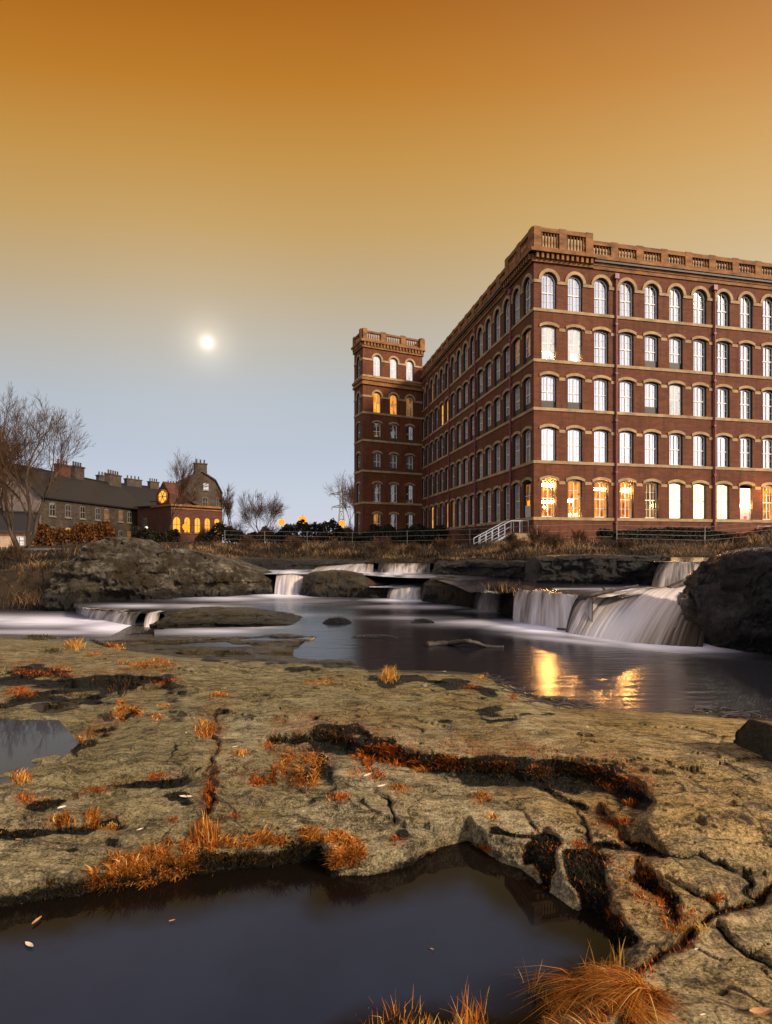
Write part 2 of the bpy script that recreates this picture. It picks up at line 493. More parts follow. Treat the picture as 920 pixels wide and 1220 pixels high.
ledge([(430, 802), (500, 806), (560, 811), (600, 822)], 9, .05, 20, .8, .05)
ledge([(690, 1001), (720, 1003), (748, 1006), (786, 1014)], 7, .03, 18, .9, .3)
ledge([(575, 985), (600, 984), (640, 998)], 7, .02, 24, .6, .3)
ledge([(230, 778), (300, 787), (360, 790), (420, 798)], 7, .03, 30, .5, 0)
# joints
crack([(252, 908), (262, 882), (256, 852), (268, 846)], 4, .04, 1, .8)
crack([(250, 912), (246, 950), (240, 1000)], 4, .03, .9, .8)
crack([(720, 968), (735, 985), (748, 1003), (786, 1016)], 6, .045, 1, .6)
crack([(760, 1030), (770, 1055), (788, 1078), (800, 1098)], 6, .05, 1, .8)
crack([(752, 1160), (776, 1140), (812, 1121), (838, 1095), (859, 1081), (900, 1070), (925, 1060), (1100, 1035)], 4, .05, .9, .5)
crack([(848, 1104), (868, 1122), (890, 1142), (926, 1160), (1020, 1205)], 1.8, .03, .9, .15)
crack([(799, 1048), (836, 1065), (850, 1078)], 2.5, .02, .9, .25)
crack([(850, 1028), (875, 1047), (900, 1070)], 2.0, .02, .8, .2)
crack([(785, 1014), (830, 1018), (858, 1034)], 2.0, .015, .7, .3)
crack([(455, 945), (470, 962), (468, 975)], 2.2, .015, .8, .3)
crack([(530, 958), (560, 956), (585, 950)], 2.4, .015, .8, .2)
crack([(610, 955), (640, 978), (660, 1000)], 2.2, .015, .7, .2)
crack([(690, 960), (706, 985), (700, 1004)], 2.2, .015, .7, .3)
crack([(380, 855), (366, 866)], 2, .01, .6, .2)
crack([(190, 905), (215, 890), (236, 880)], 2, .012, .6, .1)
crack([(500, 868), (508, 880), (520, 896)], 2, .01, .6, .2)
crack([(335, 845), (340, 858), (338, 868)], 1.6, .008, .6, .1)

# river edge of the shelf and the wet flats in front of it
E = lin(WU, [(-620, 748), (-100, 752), (0, 755), (60, 757), (110, 760), (150, 757), (200, 755), (260, 757), (300, 756), (340, 753), (372, 756), (398, 763),
             (410, 772), (424, 788), (438, 796), (470, 796), (520, 797), (560, 799), (590, 806), (615, 818), (640, 830), (700, 840), (760, 843), (830, 847), (880, 851), (930, 855), (1000, 862), (1560, 905)])
MN = lin(WU, [(90, 760), (120, 768), (160, 777), (220, 784), (300, 788), (360, 791), (428, 798), (470, 796)])
flat = sstep(85, 125, WU) * (1 - sstep(425, 450, WU)) * (1 - sstep(-5, 5, V - MN))
fl_z = .085 + .05 * fbm(X0 * .9, D0 * .8, seed=31, octaves=4) + .05 * (.4 - np.abs(fbm(X0 * .8, D0 * 2.6, seed=33, octaves=5)) * 2) + .02 * np.sin(D0 * 9 + fbm(X0, D0, seed=4) * 3)
_gp = [(355, 767), (420, 762), (440, 796), (380, 795), (366, 784)]
_gd = seg_dist(WU, WV, _gp + [_gp[0]]); _gd = np.where(in_poly(WU, WV, _gp), _gd, -_gd) + 34 * fbm(X0 * 1.5, D0 * 2.5, seed=78, octaves=4)
gap = _gd > 0
fl_z = np.where(gap, -.02 + .05 * fbm(X0 * 1.4, D0 * .8, seed=77, octaves=3), fl_z)
z = z * (1 - flat) + fl_z * flat
wet = np.maximum(wet, flat)
t = V - E
edge = 1 - np.exp(-np.maximum(t, 0) / np.where(flat > .5, 3.0, 9.0))
low = -.02 - .28 * sstep(165, 120, U)
z = np.where(t > 0, low + (z - low) * edge, low - np.minimum(-t * .02, .4))
wet = np.maximum(wet, np.exp(-(np.maximum(t, 0) / 7) ** 2))
# left puddle
PUD = [(-140, 868), (0, 871), (30, 869), (62, 868), (78, 878), (82, 885), (66, 893), (50, 900), (24, 911), (0, 917), (-140, 940)]
def sdist(pts):
    d = seg_dist(WU, WV, pts + [pts[0]])
    return np.where(in_poly(WU, WV, pts), -d, d)
sd = sdist(PUD) + 15 * fbm(X0 * 5, D0 * 5, seed=91, octaves=4)
PZ = .385
rise = .015 + (np.maximum(z, PZ + .03) - PZ - .015) * sstep(0, 26, sd)
z = np.where(sd > 0, PZ + np.where(sd < 30, rise, z - PZ), PZ - .05 * sstep(0, 10, -sd))
moss = np.maximum(moss, np.exp(-((sd - 3) / 4) ** 2) * .8 * (V < 893))
for pu, pv, ru, rv in ((66, 843, 30, 5), (126, 856, 11, 6), (82, 838, 16, 3)):
    wet = np.maximum(wet, 1 - sstep(.7, 1.1, np.hypot((WU - pu) / ru, (WV - pv) / rv)))
for pu, pv, ru, rv in ((205, 952, 22, 6), (95, 1013, 14, 4), (135, 1008, 14, 4), (640, 850, 30, 4), (575, 846, 26, 5), (415, 866, 14, 2)):
    moss = np.maximum(moss, .7 * (1 - sstep(.4, 1.1, np.hypot((WU - pu) / ru, (WV - pv) / rv))))

# the dark pool at the camera's feet
POOL = [(-620, 1150), (-200, 1112), (0, 1100), (60, 1092), (95, 1082), (160, 1072), (235, 1058), (310, 1045), (380, 1037), (387, 1063), (435, 1056), (502, 1041), (558, 1026),
        (610, 1060), (654, 1088), (708, 1114), (718, 1142), (694, 1166), (658, 1190), (640, 1216), (606, 1236), (560, 1228), (500, 1226), (440, 1234), (330, 1290), (-620, 1480)]
WU2 = U + (WU - U) * .45; WV2 = V + (WV - V) * .45
def sdist2(pts):
    d = seg_dist(WU2, WV2, pts + [pts[0]])
    return np.where(in_poly(WU2, WV2, pts), -d, d)
sel = V > 930
sd = np.full(U.shape, 1e3); 
rows = vs > 930
_U, _V, _a, _b = U, V, WU2, WV2
U, V, WU2, WV2 = U[rows], V[rows], WU2[rows], WV2[rows]
sd_r = sdist2(POOL)
U, V, WU2, WV2 = _U, _V, _a, _b
sd[rows] = sd_r + (6 * fbm(X0 * 6, D0 * 6, seed=93, octaves=4))[rows]
fp = np.interp(U, [-620, 40, 90, 120, 375, 392, 440, 520, 560, 600, 640, 720, 760, 900], [70, 55, 44, 46, 44, 30, 27, 36, 42, 52, 62, 60, 44, 44])
PW = .20
zin = PW - .015 - .13 * sstep(0, 60, -sd)
zout = PW + .004 + (z - PW) * (sstep(-.12, 1.0, sd / fp) * .9 + .1 * sstep(0, 3, sd / fp))
z = np.where(sd > 0, np.where(sd < 400, zout, z), zin)
face = (sd > -4) & (sd < 400)
mface = np.where(face, 1 - sstep(.45, 1.0, sd / fp), 0)
leftish = sstep(95, 135, U) * (1 - sstep(395, 450, U))
moss_shade = mface * (.55 + .45 * leftish) * np.where(U > 575, .25, 1)
moss_shade = np.maximum(moss_shade, mface * (.6 + .3 * sstep(0, 80, U)) * (U < 150))
wet = np.maximum(wet, np.where(face, 1 - sstep(.0, .35, sd / fp), 0) * .9)
for poly in ([(630, 1000), (660, 993), (672, 1002), (672, 1030), (655, 1060), (640, 1058), (631, 1030)],
             [(612, 1012), (632, 1005), (634, 1028), (618, 1036)],
             [(684, 1010), (700, 1006), (722, 1022), (736, 1050), (734, 1075), (712, 1096), (694, 1070), (684, 1040)],
             [(714, 1090), (736, 1072), (748, 1090), (758, 1118), (735, 1134), (715, 1124)],
             [(508, 1016), (545, 1006), (562, 1000), (560, 1024), (535, 1034), (506, 1036)],  # dark shadow beside the square block, painted in the moss colour
             [(766, 1040), (780, 1040), (802, 1068), (800, 1098), (782, 1092)],
             [(742, 996), (776, 1000), (788, 1016), (768, 1022), (748, 1012)]):
    sdp = sdist(poly)
    k = 1 - sstep(-7, 5, sdp)
    moss_shade = np.maximum(moss_shade, k)
    z = z - .025 * k
    orange = np.maximum(orange, .5 * np.exp(-(np.maximum(sdp, 0) / 10) ** 2))
# rough relief
rel = .018 * fbm(X0 * 2.2, D0 * 2.2, seed=41, octaves=4) + .0065 * fbm(X0 * 9, D0 * 9, seed=43, octaves=5, gain=.6)
st = fbm(X0 * 2 + D0 * .6, D0 * 7, seed=47, octaves=4)
rel += .012 * np.round(st * 5) / 5
wx_ = X0 + .25 * fbm(X0 * 3, D0 * 3, seed=101, octaves=4); wy_ = D0 + .25 * fbm(X0 * 3, D0 * 3, seed=103, octaves=4)
ph_, pj_ = plates(wx_ * 1.1 + .3 * wy_, wy_ * 1.9, 5)
ph2, pj2 = plates(wx_ * 4.0, wy_ * 6.0 + wx_, 15)
rel += .014 * ph_ + .0035 * ph2 - .008 * np.exp(-(pj_ / .022) ** 2) * (fbm(X0 * 2, D0 * 2, seed=105, octaves=2) > -.05)
pits = np.maximum(0, fbm(X0 * 3.5, D0 * 3.5, seed=51, octaves=3) - .38)
rel -= .09 * pits
rel += .011 * moss * fbm(X0 * 26, D0 * 26, seed=57, octaves=3)
amp = np.where(sd < 0, .35, 1.0) * np.where(t < 0, .3, 1) * (1 - .6 * flat) * np.where((V > 860) & (V < 925) & (U < 90), .25, 1)
edge_keep = sstep(0, 20, np.abs(sd)) * .85 + .15
z = z + rel * amp * edge_keep
moss = np.clip(moss * (.35 + 1.1 * sstep(-.35, .25, fbm(X0 * 3.2, D0 * 3.2, seed=63, octaves=4))) * (.55 + .9 * (fbm(X0 * 14, D0 * 14, seed=61, octaves=4) * .5 + .5)), 0, 1)
moss = np.maximum(moss, moss_shade)  # carries the painted block shadow as well as real moss
orange = np.clip(orange * (.35 + 1.3 * (fbm(X0 * 6, D0 * 6, seed=67, octaves=4) * .5 + .5)), 0, 1)
# no row may stand nearer than the row in front of it: faces become vertical at most
D = (CZ - z) * F / (V - VH)
D = D[::-1]; D = np.maximum.accumulate(D + np.arange(len(vs))[:, None] * 0.0004, axis=0); D = D[::-1]
z = CZ - D * (V - VH) / F
TX = (U - CX) / F * D
P_TER = np.stack([TX, D, z], -1)
me = np_mesh('rock_shelf', P_TER.reshape(-1, 3), grid_faces(len(vs), len(us)), True, {'moss': moss, 'orange': orange, 'wet': wet})

m, nt, out = mat('river_rock')
co = objco(nt)
n1 = noise(nt, co, 1.1, 7, .62); n2 = noise(nt, mapping(nt, co, (1, 1.5, 1.5)), 5.0, 10, .72); n3 = noise(nt, co, 95, 8, .8); n5 = noise(nt, mapping(nt, co, (1, 1.25, 1.25)), 22, 10, .82, .3)
n4 = noise(nt, mapping(nt, co, (1, 3.2, 1), (0, 0, .25)), 2.4, 9, .72, 1.2)
cmb_ = mth(nt, 'ADD', mth(nt, 'ADD', amp_(nt, n2, 1.7), mth(nt, 'MULTIPLY', amp_(nt, n5, 3.0), ramp(nt, n1, [(.35, (.35, .35, .35)), (.65, (1, 1, 1))]))), mth(nt, 'ADD', mth(nt, 'MULTIPLY', amp_(nt, n3, 2.2), ramp(nt, n4, [(.4, (.3, .3, .3)), (.6, (1, 1, 1))])), .5))
n7 = noise(nt, mapping(nt, co, (.7, 4.2, 4.2), (0, 0, .12)), 3.2, 9, .74, .8)
cmb_ = mth(nt, 'ADD', cmb_, amp_(nt, n7, .8))
base = ramp(nt, cmb_, [(.10, srgb(32, 29, 21)), (.30, srgb(98, 91, 67)), (.50, srgb(182, 167, 126)), (.82, srgb(238, 220, 178))])
tanp = ramp(nt, n1, [(.40, (0, 0, 0)), (.62, (1, 1, 1))])
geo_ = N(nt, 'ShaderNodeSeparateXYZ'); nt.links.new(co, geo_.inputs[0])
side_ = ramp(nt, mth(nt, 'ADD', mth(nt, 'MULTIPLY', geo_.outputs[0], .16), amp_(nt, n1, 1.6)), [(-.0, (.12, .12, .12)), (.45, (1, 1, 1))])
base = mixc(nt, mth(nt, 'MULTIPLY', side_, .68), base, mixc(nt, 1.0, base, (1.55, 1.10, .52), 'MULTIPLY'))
base = mixc(nt, mth(nt, 'MULTIPLY', tanp, .38), base, mixc(nt, cmb_, srgb(104, 76, 36), srgb(206, 158, 80)))
vr_ = N(nt, 'ShaderNodeTexVoronoi', feature='DISTANCE_TO_EDGE'); vr_.inputs['Scale'].default_value = 1.0
dst_ = N(nt, 'ShaderNodeVectorMath', operation='ADD'); nz_ = N(nt, 'ShaderNodeTexNoise'); nz_.inputs['Scale'].default_value = 3.0; nz_.inputs['Detail'].default_value = 6
sc_ = N(nt, 'ShaderNodeVectorMath', operation='SCALE'); sc_.inputs['Scale'].default_value = .9
nt.links.new(co, nz_.inputs['Vector']); nt.links.new(nz_.outputs['Color'], sc_.inputs[0]); nt.links.new(mapping(nt, co, (1.3, 2.6, .3), (0, 0, .2)), dst_.inputs[0]); nt.links.new(sc_.outputs[0], dst_.inputs[1]); nt.links.new(dst_.outputs[0], vr_.inputs['Vector'])
hair_ = mth(nt, 'MULTIPLY', ramp(nt, vr_.outputs['Distance'], [(.004, (1, 1, 1)), (.022, (0, 0, 0))]), ramp(nt, n1, [(.42, (0, 0, 0)), (.55, (1, 1, 1))]))
base = mixc(nt, mth(nt, 'MULTIPLY', hair_, .8), base, srgb(30, 26, 18))
blot_ = ramp(nt, noise(nt, co, 8, 9, .78, .6), [(.56, (0, 0, 0)), (.64, (1, 1, 1))])
base = mixc(nt, mth(nt, 'MULTIPLY', blot_, .6), base, mixc(nt, 1.0, base, (.34, .36, .36), 'MULTIPLY'))
grey = ramp(nt, n4, [(.5, (0, 0, 0)), (.66, (1, 1, 1))])
base = mixc(nt, mth(nt, 'MULTIPLY', grey, .6), base, srgb(112, 100, 82))
dark = ramp(nt, n4, [(.26, (1, 1, 1)), (.40, (0, 0, 0))])
base = mixc(nt, mth(nt, 'MULTIPLY', dark, .7), base, srgb(46, 41, 31))
spk = ramp(nt, n3, [(.36, (.45, .45, .45)), (.5, (1, 1, 1)), (.64, (1.5, 1.5, 1.5))])
base = mixc(nt, 1.0, base, spk, 'MULTIPLY')
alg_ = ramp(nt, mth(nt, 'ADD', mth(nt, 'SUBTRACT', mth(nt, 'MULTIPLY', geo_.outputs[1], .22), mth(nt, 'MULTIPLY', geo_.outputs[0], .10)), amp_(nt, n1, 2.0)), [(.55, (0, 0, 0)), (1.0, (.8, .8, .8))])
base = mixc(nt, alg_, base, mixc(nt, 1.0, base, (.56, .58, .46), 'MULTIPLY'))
om = mth(nt, 'MULTIPLY', attr(nt, 'orange'), ramp(nt, noise(nt, co, 7, 7, .7), [(.4, (0, 0, 0)), (.65, (1, 1, 1))]))
base = mixc(nt, mth(nt, 'MULTIPLY', om, .75), base, srgb(150, 84, 22))
mm = mth(nt, 'ADD', attr(nt, 'moss'), mth(nt, 'MULTIPLY', mth(nt, 'SUBTRACT', noise(nt, co, 22, 6, .7), .5), .9))
mk = ramp(nt, mm, [(.36, (0, 0, 0)), (.58, (1, 1, 1))])
mcol = ramp(nt, noise(nt, co, 30, 5, .7), [(.4, srgb(22, 21, 13)), (.62, srgb(44, 40, 22)), (.8, srgb(84, 60, 22))])
base = mixc(nt, mk, base, mcol)
wt = attr(nt, 'wet')
wk = ramp(nt, mth(nt, 'ADD', wt, mth(nt, 'MULTIPLY', mth(nt, 'SUBTRACT', noise(nt, co, 6, 5, .6), .5), .6)), [(.35, (0, 0, 0)), (.7, (1, 1, 1))])
base = mixc(nt, wk, base, mixc(nt, 1.0, base, (.24, .22, .23), 'MULTIPLY'))
rg = mth(nt, 'SUBTRACT', .86, mth(nt, 'MULTIPLY', wk, .66))
bh = mth(nt, 'ADD', mth(nt, 'SUBTRACT', cmb_, mth(nt, 'MULTIPLY', hair_, .5)), mth(nt, 'MULTIPLY', mk, noise(nt, co, 70, 4, .7)))
pbsdf(nt, out, base, rg, .35, bh, 1.0, .05)
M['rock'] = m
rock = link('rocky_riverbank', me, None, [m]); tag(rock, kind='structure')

def ter(u, v):
    """point on the rock shelf seen at photo position u, v"""
    u = np.asarray(u, float); v = np.asarray(v, float)
    fi = np.clip(np.interp(v, vs, np.arange(len(vs))), 0, len(vs) - 1.001)
    fj = np.clip(np.interp(u, us, np.arange(len(us))), 0, len(us) - 1.001)
    i, j = fi.astype(int), fj.astype(int); a, b = (fi - i)[..., None], (fj - j)[..., None]
    return (P_TER[i, j] * (1 - a) * (1 - b) + P_TER[i + 1, j] * a * (1 - b) + P_TER[i, j + 1] * (1 - a) * b + P_TER[i + 1, j + 1] * a * b)

# river bed under everything
MBb = MB()
MBb.face([(-400, -60, -.9), (400, -60, -.9), (400, 40, -.9), (-400, 40, -.9)])
tag(MBb.obj('riverbed', [simple('dark_riverbed', (.02, .018, .014), (.05, .045, .035), .8)]), kind='structure')

# ================================================================== water
def water_mat(name, body, rough, spec_tint=(1, 1, 1, 1), bump=.15, sc=(1.2, 6, 1), dist=.02, foam=True, spec=.5):
    m, nt, out = mat(name)
    co = objco(nt)
    p = N(nt, 'ShaderNodeBsdfPrincipled')
    if foam:
        nf = noise(nt, mapping(nt, co, (.5, 1.6, 1)), 1.6, 5, .55)
        f = mth(nt, 'MULTIPLY', attr(nt, 'foam'), mth(nt, 'ADD', .7, mth(nt, 'MULTIPLY', nf, 1.0)), clamp=True)
        c = mixc(nt, f, tuple(body), (.78, .75, .85))
        nt.links.new(c, p.inputs['Base Color'])
        nt.links.new(mth(nt, 'ADD', rough, mth(nt, 'MULTIPLY', f, .5)), p.inputs['Roughness'])
        nt.links.new(mth(nt, 'MULTIPLY', mth(nt, 'SUBTRACT', 1.0, mth(nt, 'MULTIPLY', f, .8)), spec), p.inputs['Specular IOR Level'])
    else:
        p.inputs['Base Color'].default_value = (*body, 1); p.inputs['Roughness'].default_value = rough
        p.inputs['Specular IOR Level'].default_value = spec
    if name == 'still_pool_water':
        nt.links.new(mixc(nt, attr(nt, 'depth'), (.007, .0045, .003), mixc(nt, noise(nt, co, 1.3, 4, .6), tuple(x * .6 for x in body), tuple(x * 1.35 for x in body))), p.inputs['Base Color'])  # painted reflections: dark rim for the bank, navy centre for the sky
    p.inputs['IOR'].default_value = 1.333
    p.inputs['Specular Tint'].default_value = spec_tint
    b = N(nt, 'ShaderNodeBump'); b.inputs['Strength'].default_value = bump; b.inputs['Distance'].default_value = dist
    nt.links.new(noise(nt, mapping(nt, co, sc), 1.0, 4, .55), b.inputs['Height']); nt.links.new(b.outputs[0], p.inputs['Normal'])
    nt.links.new(p.outputs[0], out.inputs[0])
    return m
M['river'] = water_mat('river_water', (.011, .011, .015), .19, (.72, .86, 1.0, 1), bump=.25, sc=(.9, 5, 1), dist=.05)
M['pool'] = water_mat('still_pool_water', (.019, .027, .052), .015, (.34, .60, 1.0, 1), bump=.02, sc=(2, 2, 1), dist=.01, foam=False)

# lower river, z = 0
ru = np.arange(-420, 1420, 4.0); rv = np.concatenate([np.arange(683, 720, .5), np.arange(720, 900, 1.0), np.arange(900, 990, 8.0)])
RU, RV = np.meshgrid(ru, rv)
d = CZ * F / (RV - VH); RX = (RU - CX) / F * d
foam = np.zeros_like(RU)
def blob(cu, cv, su, sv, a, ang=0.0):
    global foam
    x, y = RU - cu, RV - cv
    c, s = math.cos(ang), math.sin(ang)
    q = ((x * c + y * s) / su) ** 2 + ((-x * s + y * c) / sv) ** 2
    foam = np.maximum(foam, a * np.exp(-q))
blob(340, 709, 36, 4, 1.0); blob(270, 713, 60, 3.5, .55); blob(330, 716, 90, 5, .22)
blob(485, 715, 40, 2.2, .8); blob(520, 723, 70, 2.5, .5); blob(580, 728, 26, 2.5, .6)
blob(640, 749, 60, 6, .95, .10); blob(590, 742, 70, 4.5, .6); blob(500, 736, 60, 2.5, .3)
blob(720, 758, 70, 7, 1.0, .14); blob(790, 768, 60, 6.5, 1.0, .08); blob(830, 774, 30, 4, .6); blob(690, 764, 70, 3.5, .45, .1)
blob(230, 722, 60, 3, .35); blob(160, 722, 50, 2.5, .5); blob(250, 752, 60, 4, .55); blob(300, 747, 40, 3, .4); blob(330, 733, 60, 2.5, .2)
foam = np.clip(foam + .10 * (fbm(RX * .8, d * 2.5, seed=5) ) * (foam > .08), 0, 1)
crest_u = [(60, 722), (88, 724), (110, 727), (132, 728), (156, 730), (180, 731), (196, 731.5)]
cr = lin(RU, crest_u)
left_cut = (RU < 196) & (RV > cr + .6) & ~((RV > 749) & (RU > 180)) | (RU < 86)
me = np_mesh('river', np.stack([RX, d, np.zeros_like(d)], -1).reshape(-1, 3), grid_faces(len(rv), len(ru), ~left_cut), True, {'foam': foam})
tag(link('river_water', me, None, [M['river']]), kind='structure')
# lower left pool, z = -.3
ru = np.arange(-420, 260, 4.0); rv = np.arange(703, 800, 1.0)
RU, RV = np.meshgrid(ru, rv)
LZ = -.30
d = (CZ - LZ) * F / (RV - VH); RX = (RU - CX) / F * d
foam = np.zeros_like(RU)
blob(150, 748, 60, 8, 1.0); blob(60, 740, 90, 7, .85); blob(-30, 738, 110, 6, .7); blob(110, 739, 40, 4, .9); blob(60, 753, 140, 3.5, .5); blob(185, 754, 30, 5, .9)
me = np_mesh('lower_pool', np.stack([RX, d, np.full_like(d, LZ)], -1).reshape(-1, 3), grid_faces(len(rv), len(ru)), True, {'foam': foam})
tag(link('lower_pool_water', me, None, [M['river']]), kind='structure')
# near pool and puddle
def sheet(name, pts, zz, m):
    b = MB(); b.face([at(u, v, zz) for u, v in pts]); o = b.obj(name, [m]); tag(o, kind='structure'); return o
pd = lambda pts, k: pts
pu_ = np.concatenate([np.arange(-640, -60, 10.0), np.arange(-60, 800, 4.0)]); pv_ = np.concatenate([np.arange(995, 1240, 3.0), np.arange(1240, 1700, 20.0)])
PU, PV = np.meshgrid(pu_, pv_)
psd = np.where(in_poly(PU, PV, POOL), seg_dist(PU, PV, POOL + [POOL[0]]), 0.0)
refl_mask = sstep(6, 46, psd + 7 * fbm(PU * .03, PV * .05, seed=95, octaves=3))  # rises away from the painted bank reflection, no real water depth
d = (CZ - PW) * F / (PV - VH)
tag(link('pool_water', np_mesh('pool_water', np.stack([(PU - CX) / F * d, d, np.full_like(d, PW)], -1).reshape(-1, 3), grid_faces(len(pv_), len(pu_)), True, {'depth': refl_mask}), None, [M['pool']]), kind='structure')
M['puddle'] = water_mat('puddle_water', (.03, .03, .035), .02, bump=.02, foam=False)
sheet('puddle_water', [(-160, 855), (70, 858), (95, 885), (60, 915), (0, 935), (-160, 960)], PZ - .012, M['puddle'])
# ================================================================== shelf above the falls, waterfalls
def px_sheet(name, cols, z0, us_, foamf=None, m=None, zf=None):
    """level sheet between a near and a far traced edge: cols(u) -> (v_near, v_far)"""
    R = 40
    A = []; Fm = []
    for k in range(R):
        s = k / (R - 1)
        vn, vf = cols(us_)
        dn = (CZ - z0) * F / (vn - VH); df = (CZ - z0) * F / (vf - VH)
        d = dn + (df - dn) * s
        A.append(np.stack([(us_ - CX) / F * d, d, np.full_like(d, z0)], -1))
        v = VH + (CZ - z0) * F / d
        Fm.append(foamf(us_, v, s) if foamf else np.zeros_like(d))
    A = np.array(A)
    me = np_mesh(name, A.reshape(-1, 3), grid_faces(R, len(us_))[:, ::-1], True, {'foam': np.array(Fm)})
    o = link(name, me, None, [m or M['river']]); tag(o, kind='structure'); return o
SZ = .74
sh_near = [(285, 684), (365, 684), (432, 685), (470, 688), (515, 689), (540, 697), (560, 706), (580, 704), (600, 702), (640, 704), (670, 708), (700, 711), (740, 712), (775, 706), (810, 702), (835, 699), (872, 694)]
def sh_cols(u): return lin(u, sh_near), np.maximum(lin(u, [(285, 676), (510, 676), (540, 680), (600, 686), (640, 692), (780, 693), (800, 693), (872, 688)]), 0)
def sh_foam(u, v, s):
    nf = fbm(u * .08, v * .5, seed=12)
    f = np.exp(-((u - 345) / 45) ** 2) * .75 + np.exp(-((u - 440) / 70) ** 2) * .8
    f = f * (.5 + nf)
    f = np.maximum(f, np.exp(-((u - 775) / 55) ** 2) * (.75 * np.exp(-((v - 703) / 3.5) ** 2)))
    f = np.maximum(f, sstep(790, 830, u) * .9)
    f = np.maximum(f, .35 * np.exp(-((v - 701.5) / 1.0) ** 2) * (u > 660))
    return np.clip(f, 0, 1)
px_sheet('shelf_water', sh_cols, SZ, np.arange(285.0, 873.0, 4.0), sh_foam)
# pool above the upper weirs
px_sheet('upper_river_water', lambda u: (lin(u, [(780, 669.6), (880, 669.2)]), lin(u, [(780, 664.0), (880, 664.0)])), 1.40, np.arange(778.0, 890.0, 4.0))
px_sheet('weir_pool_water', lambda u: (lin(u, [(436, 671), (520, 671)]), lin(u, [(436, 666), (520, 666)])), 1.10, np.arange(436.0, 524.0, 4.0))
px_sheet('step_water', lambda u: (lin(u, [(436, 699.5), (520, 700)]), lin(u, [(436, 688), (520, 687)])), .40, np.arange(440.0, 522.0, 3.0),
         lambda u, v, s: np.clip((.55 + .9 * fbm(u * .06, v * .45, seed=3)), 0, 1))

m, nt, out = mat('falling_water')
uv = uvco(nt)
a_ = noise(nt, mapping(nt, uv, (1.0, .10, 1)), 5.5, 3, .6)
b_ = noise(nt, mapping(nt, uv, (1.0, .05, 1)), 16, 3, .65)
den = attr(nt, 'foam')
f = mth(nt, 'ADD', mth(nt, 'MULTIPLY', a_, .75), mth(nt, 'MULTIPLY', b_, .5))
f = mth(nt, 'ADD', f, mth(nt, 'SUBTRACT', den, .62))
col = ramp(nt, f, [(.34, srgb(22, 19, 17)), (.50, srgb(84, 76, 70)), (.70, srgb(168, 155, 146)), (.98, srgb(214, 204, 202))])
p = pbsdf(nt, out, col, .45, .35, b_, .5, .03)
M['fall'] = m

def waterfall(name, label, top, bot, dens=.6, bulge=.25, nU=60, nV=14, seed=0, wob=.05, edge=0.25, densf=None, gaps=.2):
    """top / bot: traced (u, v, z) crest and foot; the sheet drops in a rounded curve between them"""
    def path(pts, n):
        p = np.array([at(*q) if len(q) == 3 else q for q in pts], float)
        L = np.concatenate([[0], np.cumsum(np.linalg.norm(np.diff(p, axis=0), axis=1))])
        t = np.linspace(0, L[-1], n)
        return np.stack([np.interp(t, L, p[:, k]) for k in range(3)], -1), t
    T, tl = path(top, nU); B, _ = path(bot, nU)
    V_, UVs, fo = [], [], []
    jag = fbm(tl * 3, tl * 0, seed=seed) * wob * 2
    for j in range(-2, nV + 1):
        s = max(j, 0) / nV
        hz = s ** .75; vz = s ** 1.7                     # runs forward first, then drops
        P = T + (B - T) * np.array([hz, hz, vz])
        P[:, 2] += bulge * s * (1 - s) * (T[:, 2] - B[:, 2])
        if j < 0: P[:, 1] += -j * .22; P[:, 2] -= .004
        n = fbm(tl * 7 + s * .3, tl * 0 + s * .8, seed=seed + 3)
        P[:, 1] -= n * wob * (.3 + s)
        P[:, 2] += n * wob * .4 * (1 - s) + np.where(s == 0, jag * .12, 0)
        V_.append(P); UVs.append(np.stack([tl + s * .02, np.full(nU, s * 1.5)], -1))
        e = np.minimum(np.linspace(0, 1, nU), np.linspace(1, 0, nU)) / edge
        fo.append((densf(np.linspace(0, 1, nU), s) if densf else dens + .16 * s) - .25 * np.clip(1 - e, 0, 1) + gaps * fbm(tl * 1.6, tl * 0 + 5, seed=seed + 9))
    me = np_mesh(name, np.array(V_).reshape(-1, 3), grid_faces(nV + 3, nU), True, {'foam': np.array(fo)}, np.array(UVs).reshape(-1, 2))
    o = link(name, me, None, [M['fall']])
    return tag(o, label, 'waterfall', 'white falls between the river ledges')

waterfall('waterfall', 'short two step white fall at the end of the big round boulder', [(332, 683, SZ), (340, 683, SZ), (364, 683, SZ)], [(327, 708, 0), (345, 709, 0), (364, 707, 0)], .78, .5, 40, 14, 1, .06)
waterfall('waterfall', 'low fall of thin white streaks under the small square weir', [(466, 699, .40), (485, 699.5, .40), (506, 700, .40)], [(461, 713, 0), (482, 714.5, 0), (503, 714, 0)], .60, .3, 50, 10, 2, .06)
waterfall('waterfall', 'straight grey curtain of the small weir in front of the dark bank', [(452, 671.3, 1.10), (513, 671.3, 1.10)], [(450, 682, SZ), (512, 682, SZ)], .50, .1, 60, 8, 3, .015)
waterfall('waterfall', 'broken white rapid just left of the small square weir', [(385, 674.5, .93), (410, 673, .98), (445, 671.5, 1.08)], [(372, 680.5, SZ), (405, 681, SZ), (445, 682, SZ)], .72, .2, 50, 8, 4, .07)
waterfall('waterfall', 'small detached fall beside the tuft of dry grass on the mid river rock', [(574, 706, SZ), (585, 706, SZ), (596, 708, SZ)], [(564, 725, 0), (578, 727, 0), (596, 729, 0)], .62, .35, 40, 12, 5, .05)
waterfall('waterfall', 'wide main fall of long pale streaks pouring off the middle ledge', [(615, 703.5, SZ), (640, 704, SZ), (670, 708.5, SZ), (706, 711, SZ)],
          [(611, 740, 0), (638, 744, 0), (668, 749, 0), (706, 756.5, 0)], .56, .45, 160, 16, 6, .10, .015, None, .55)
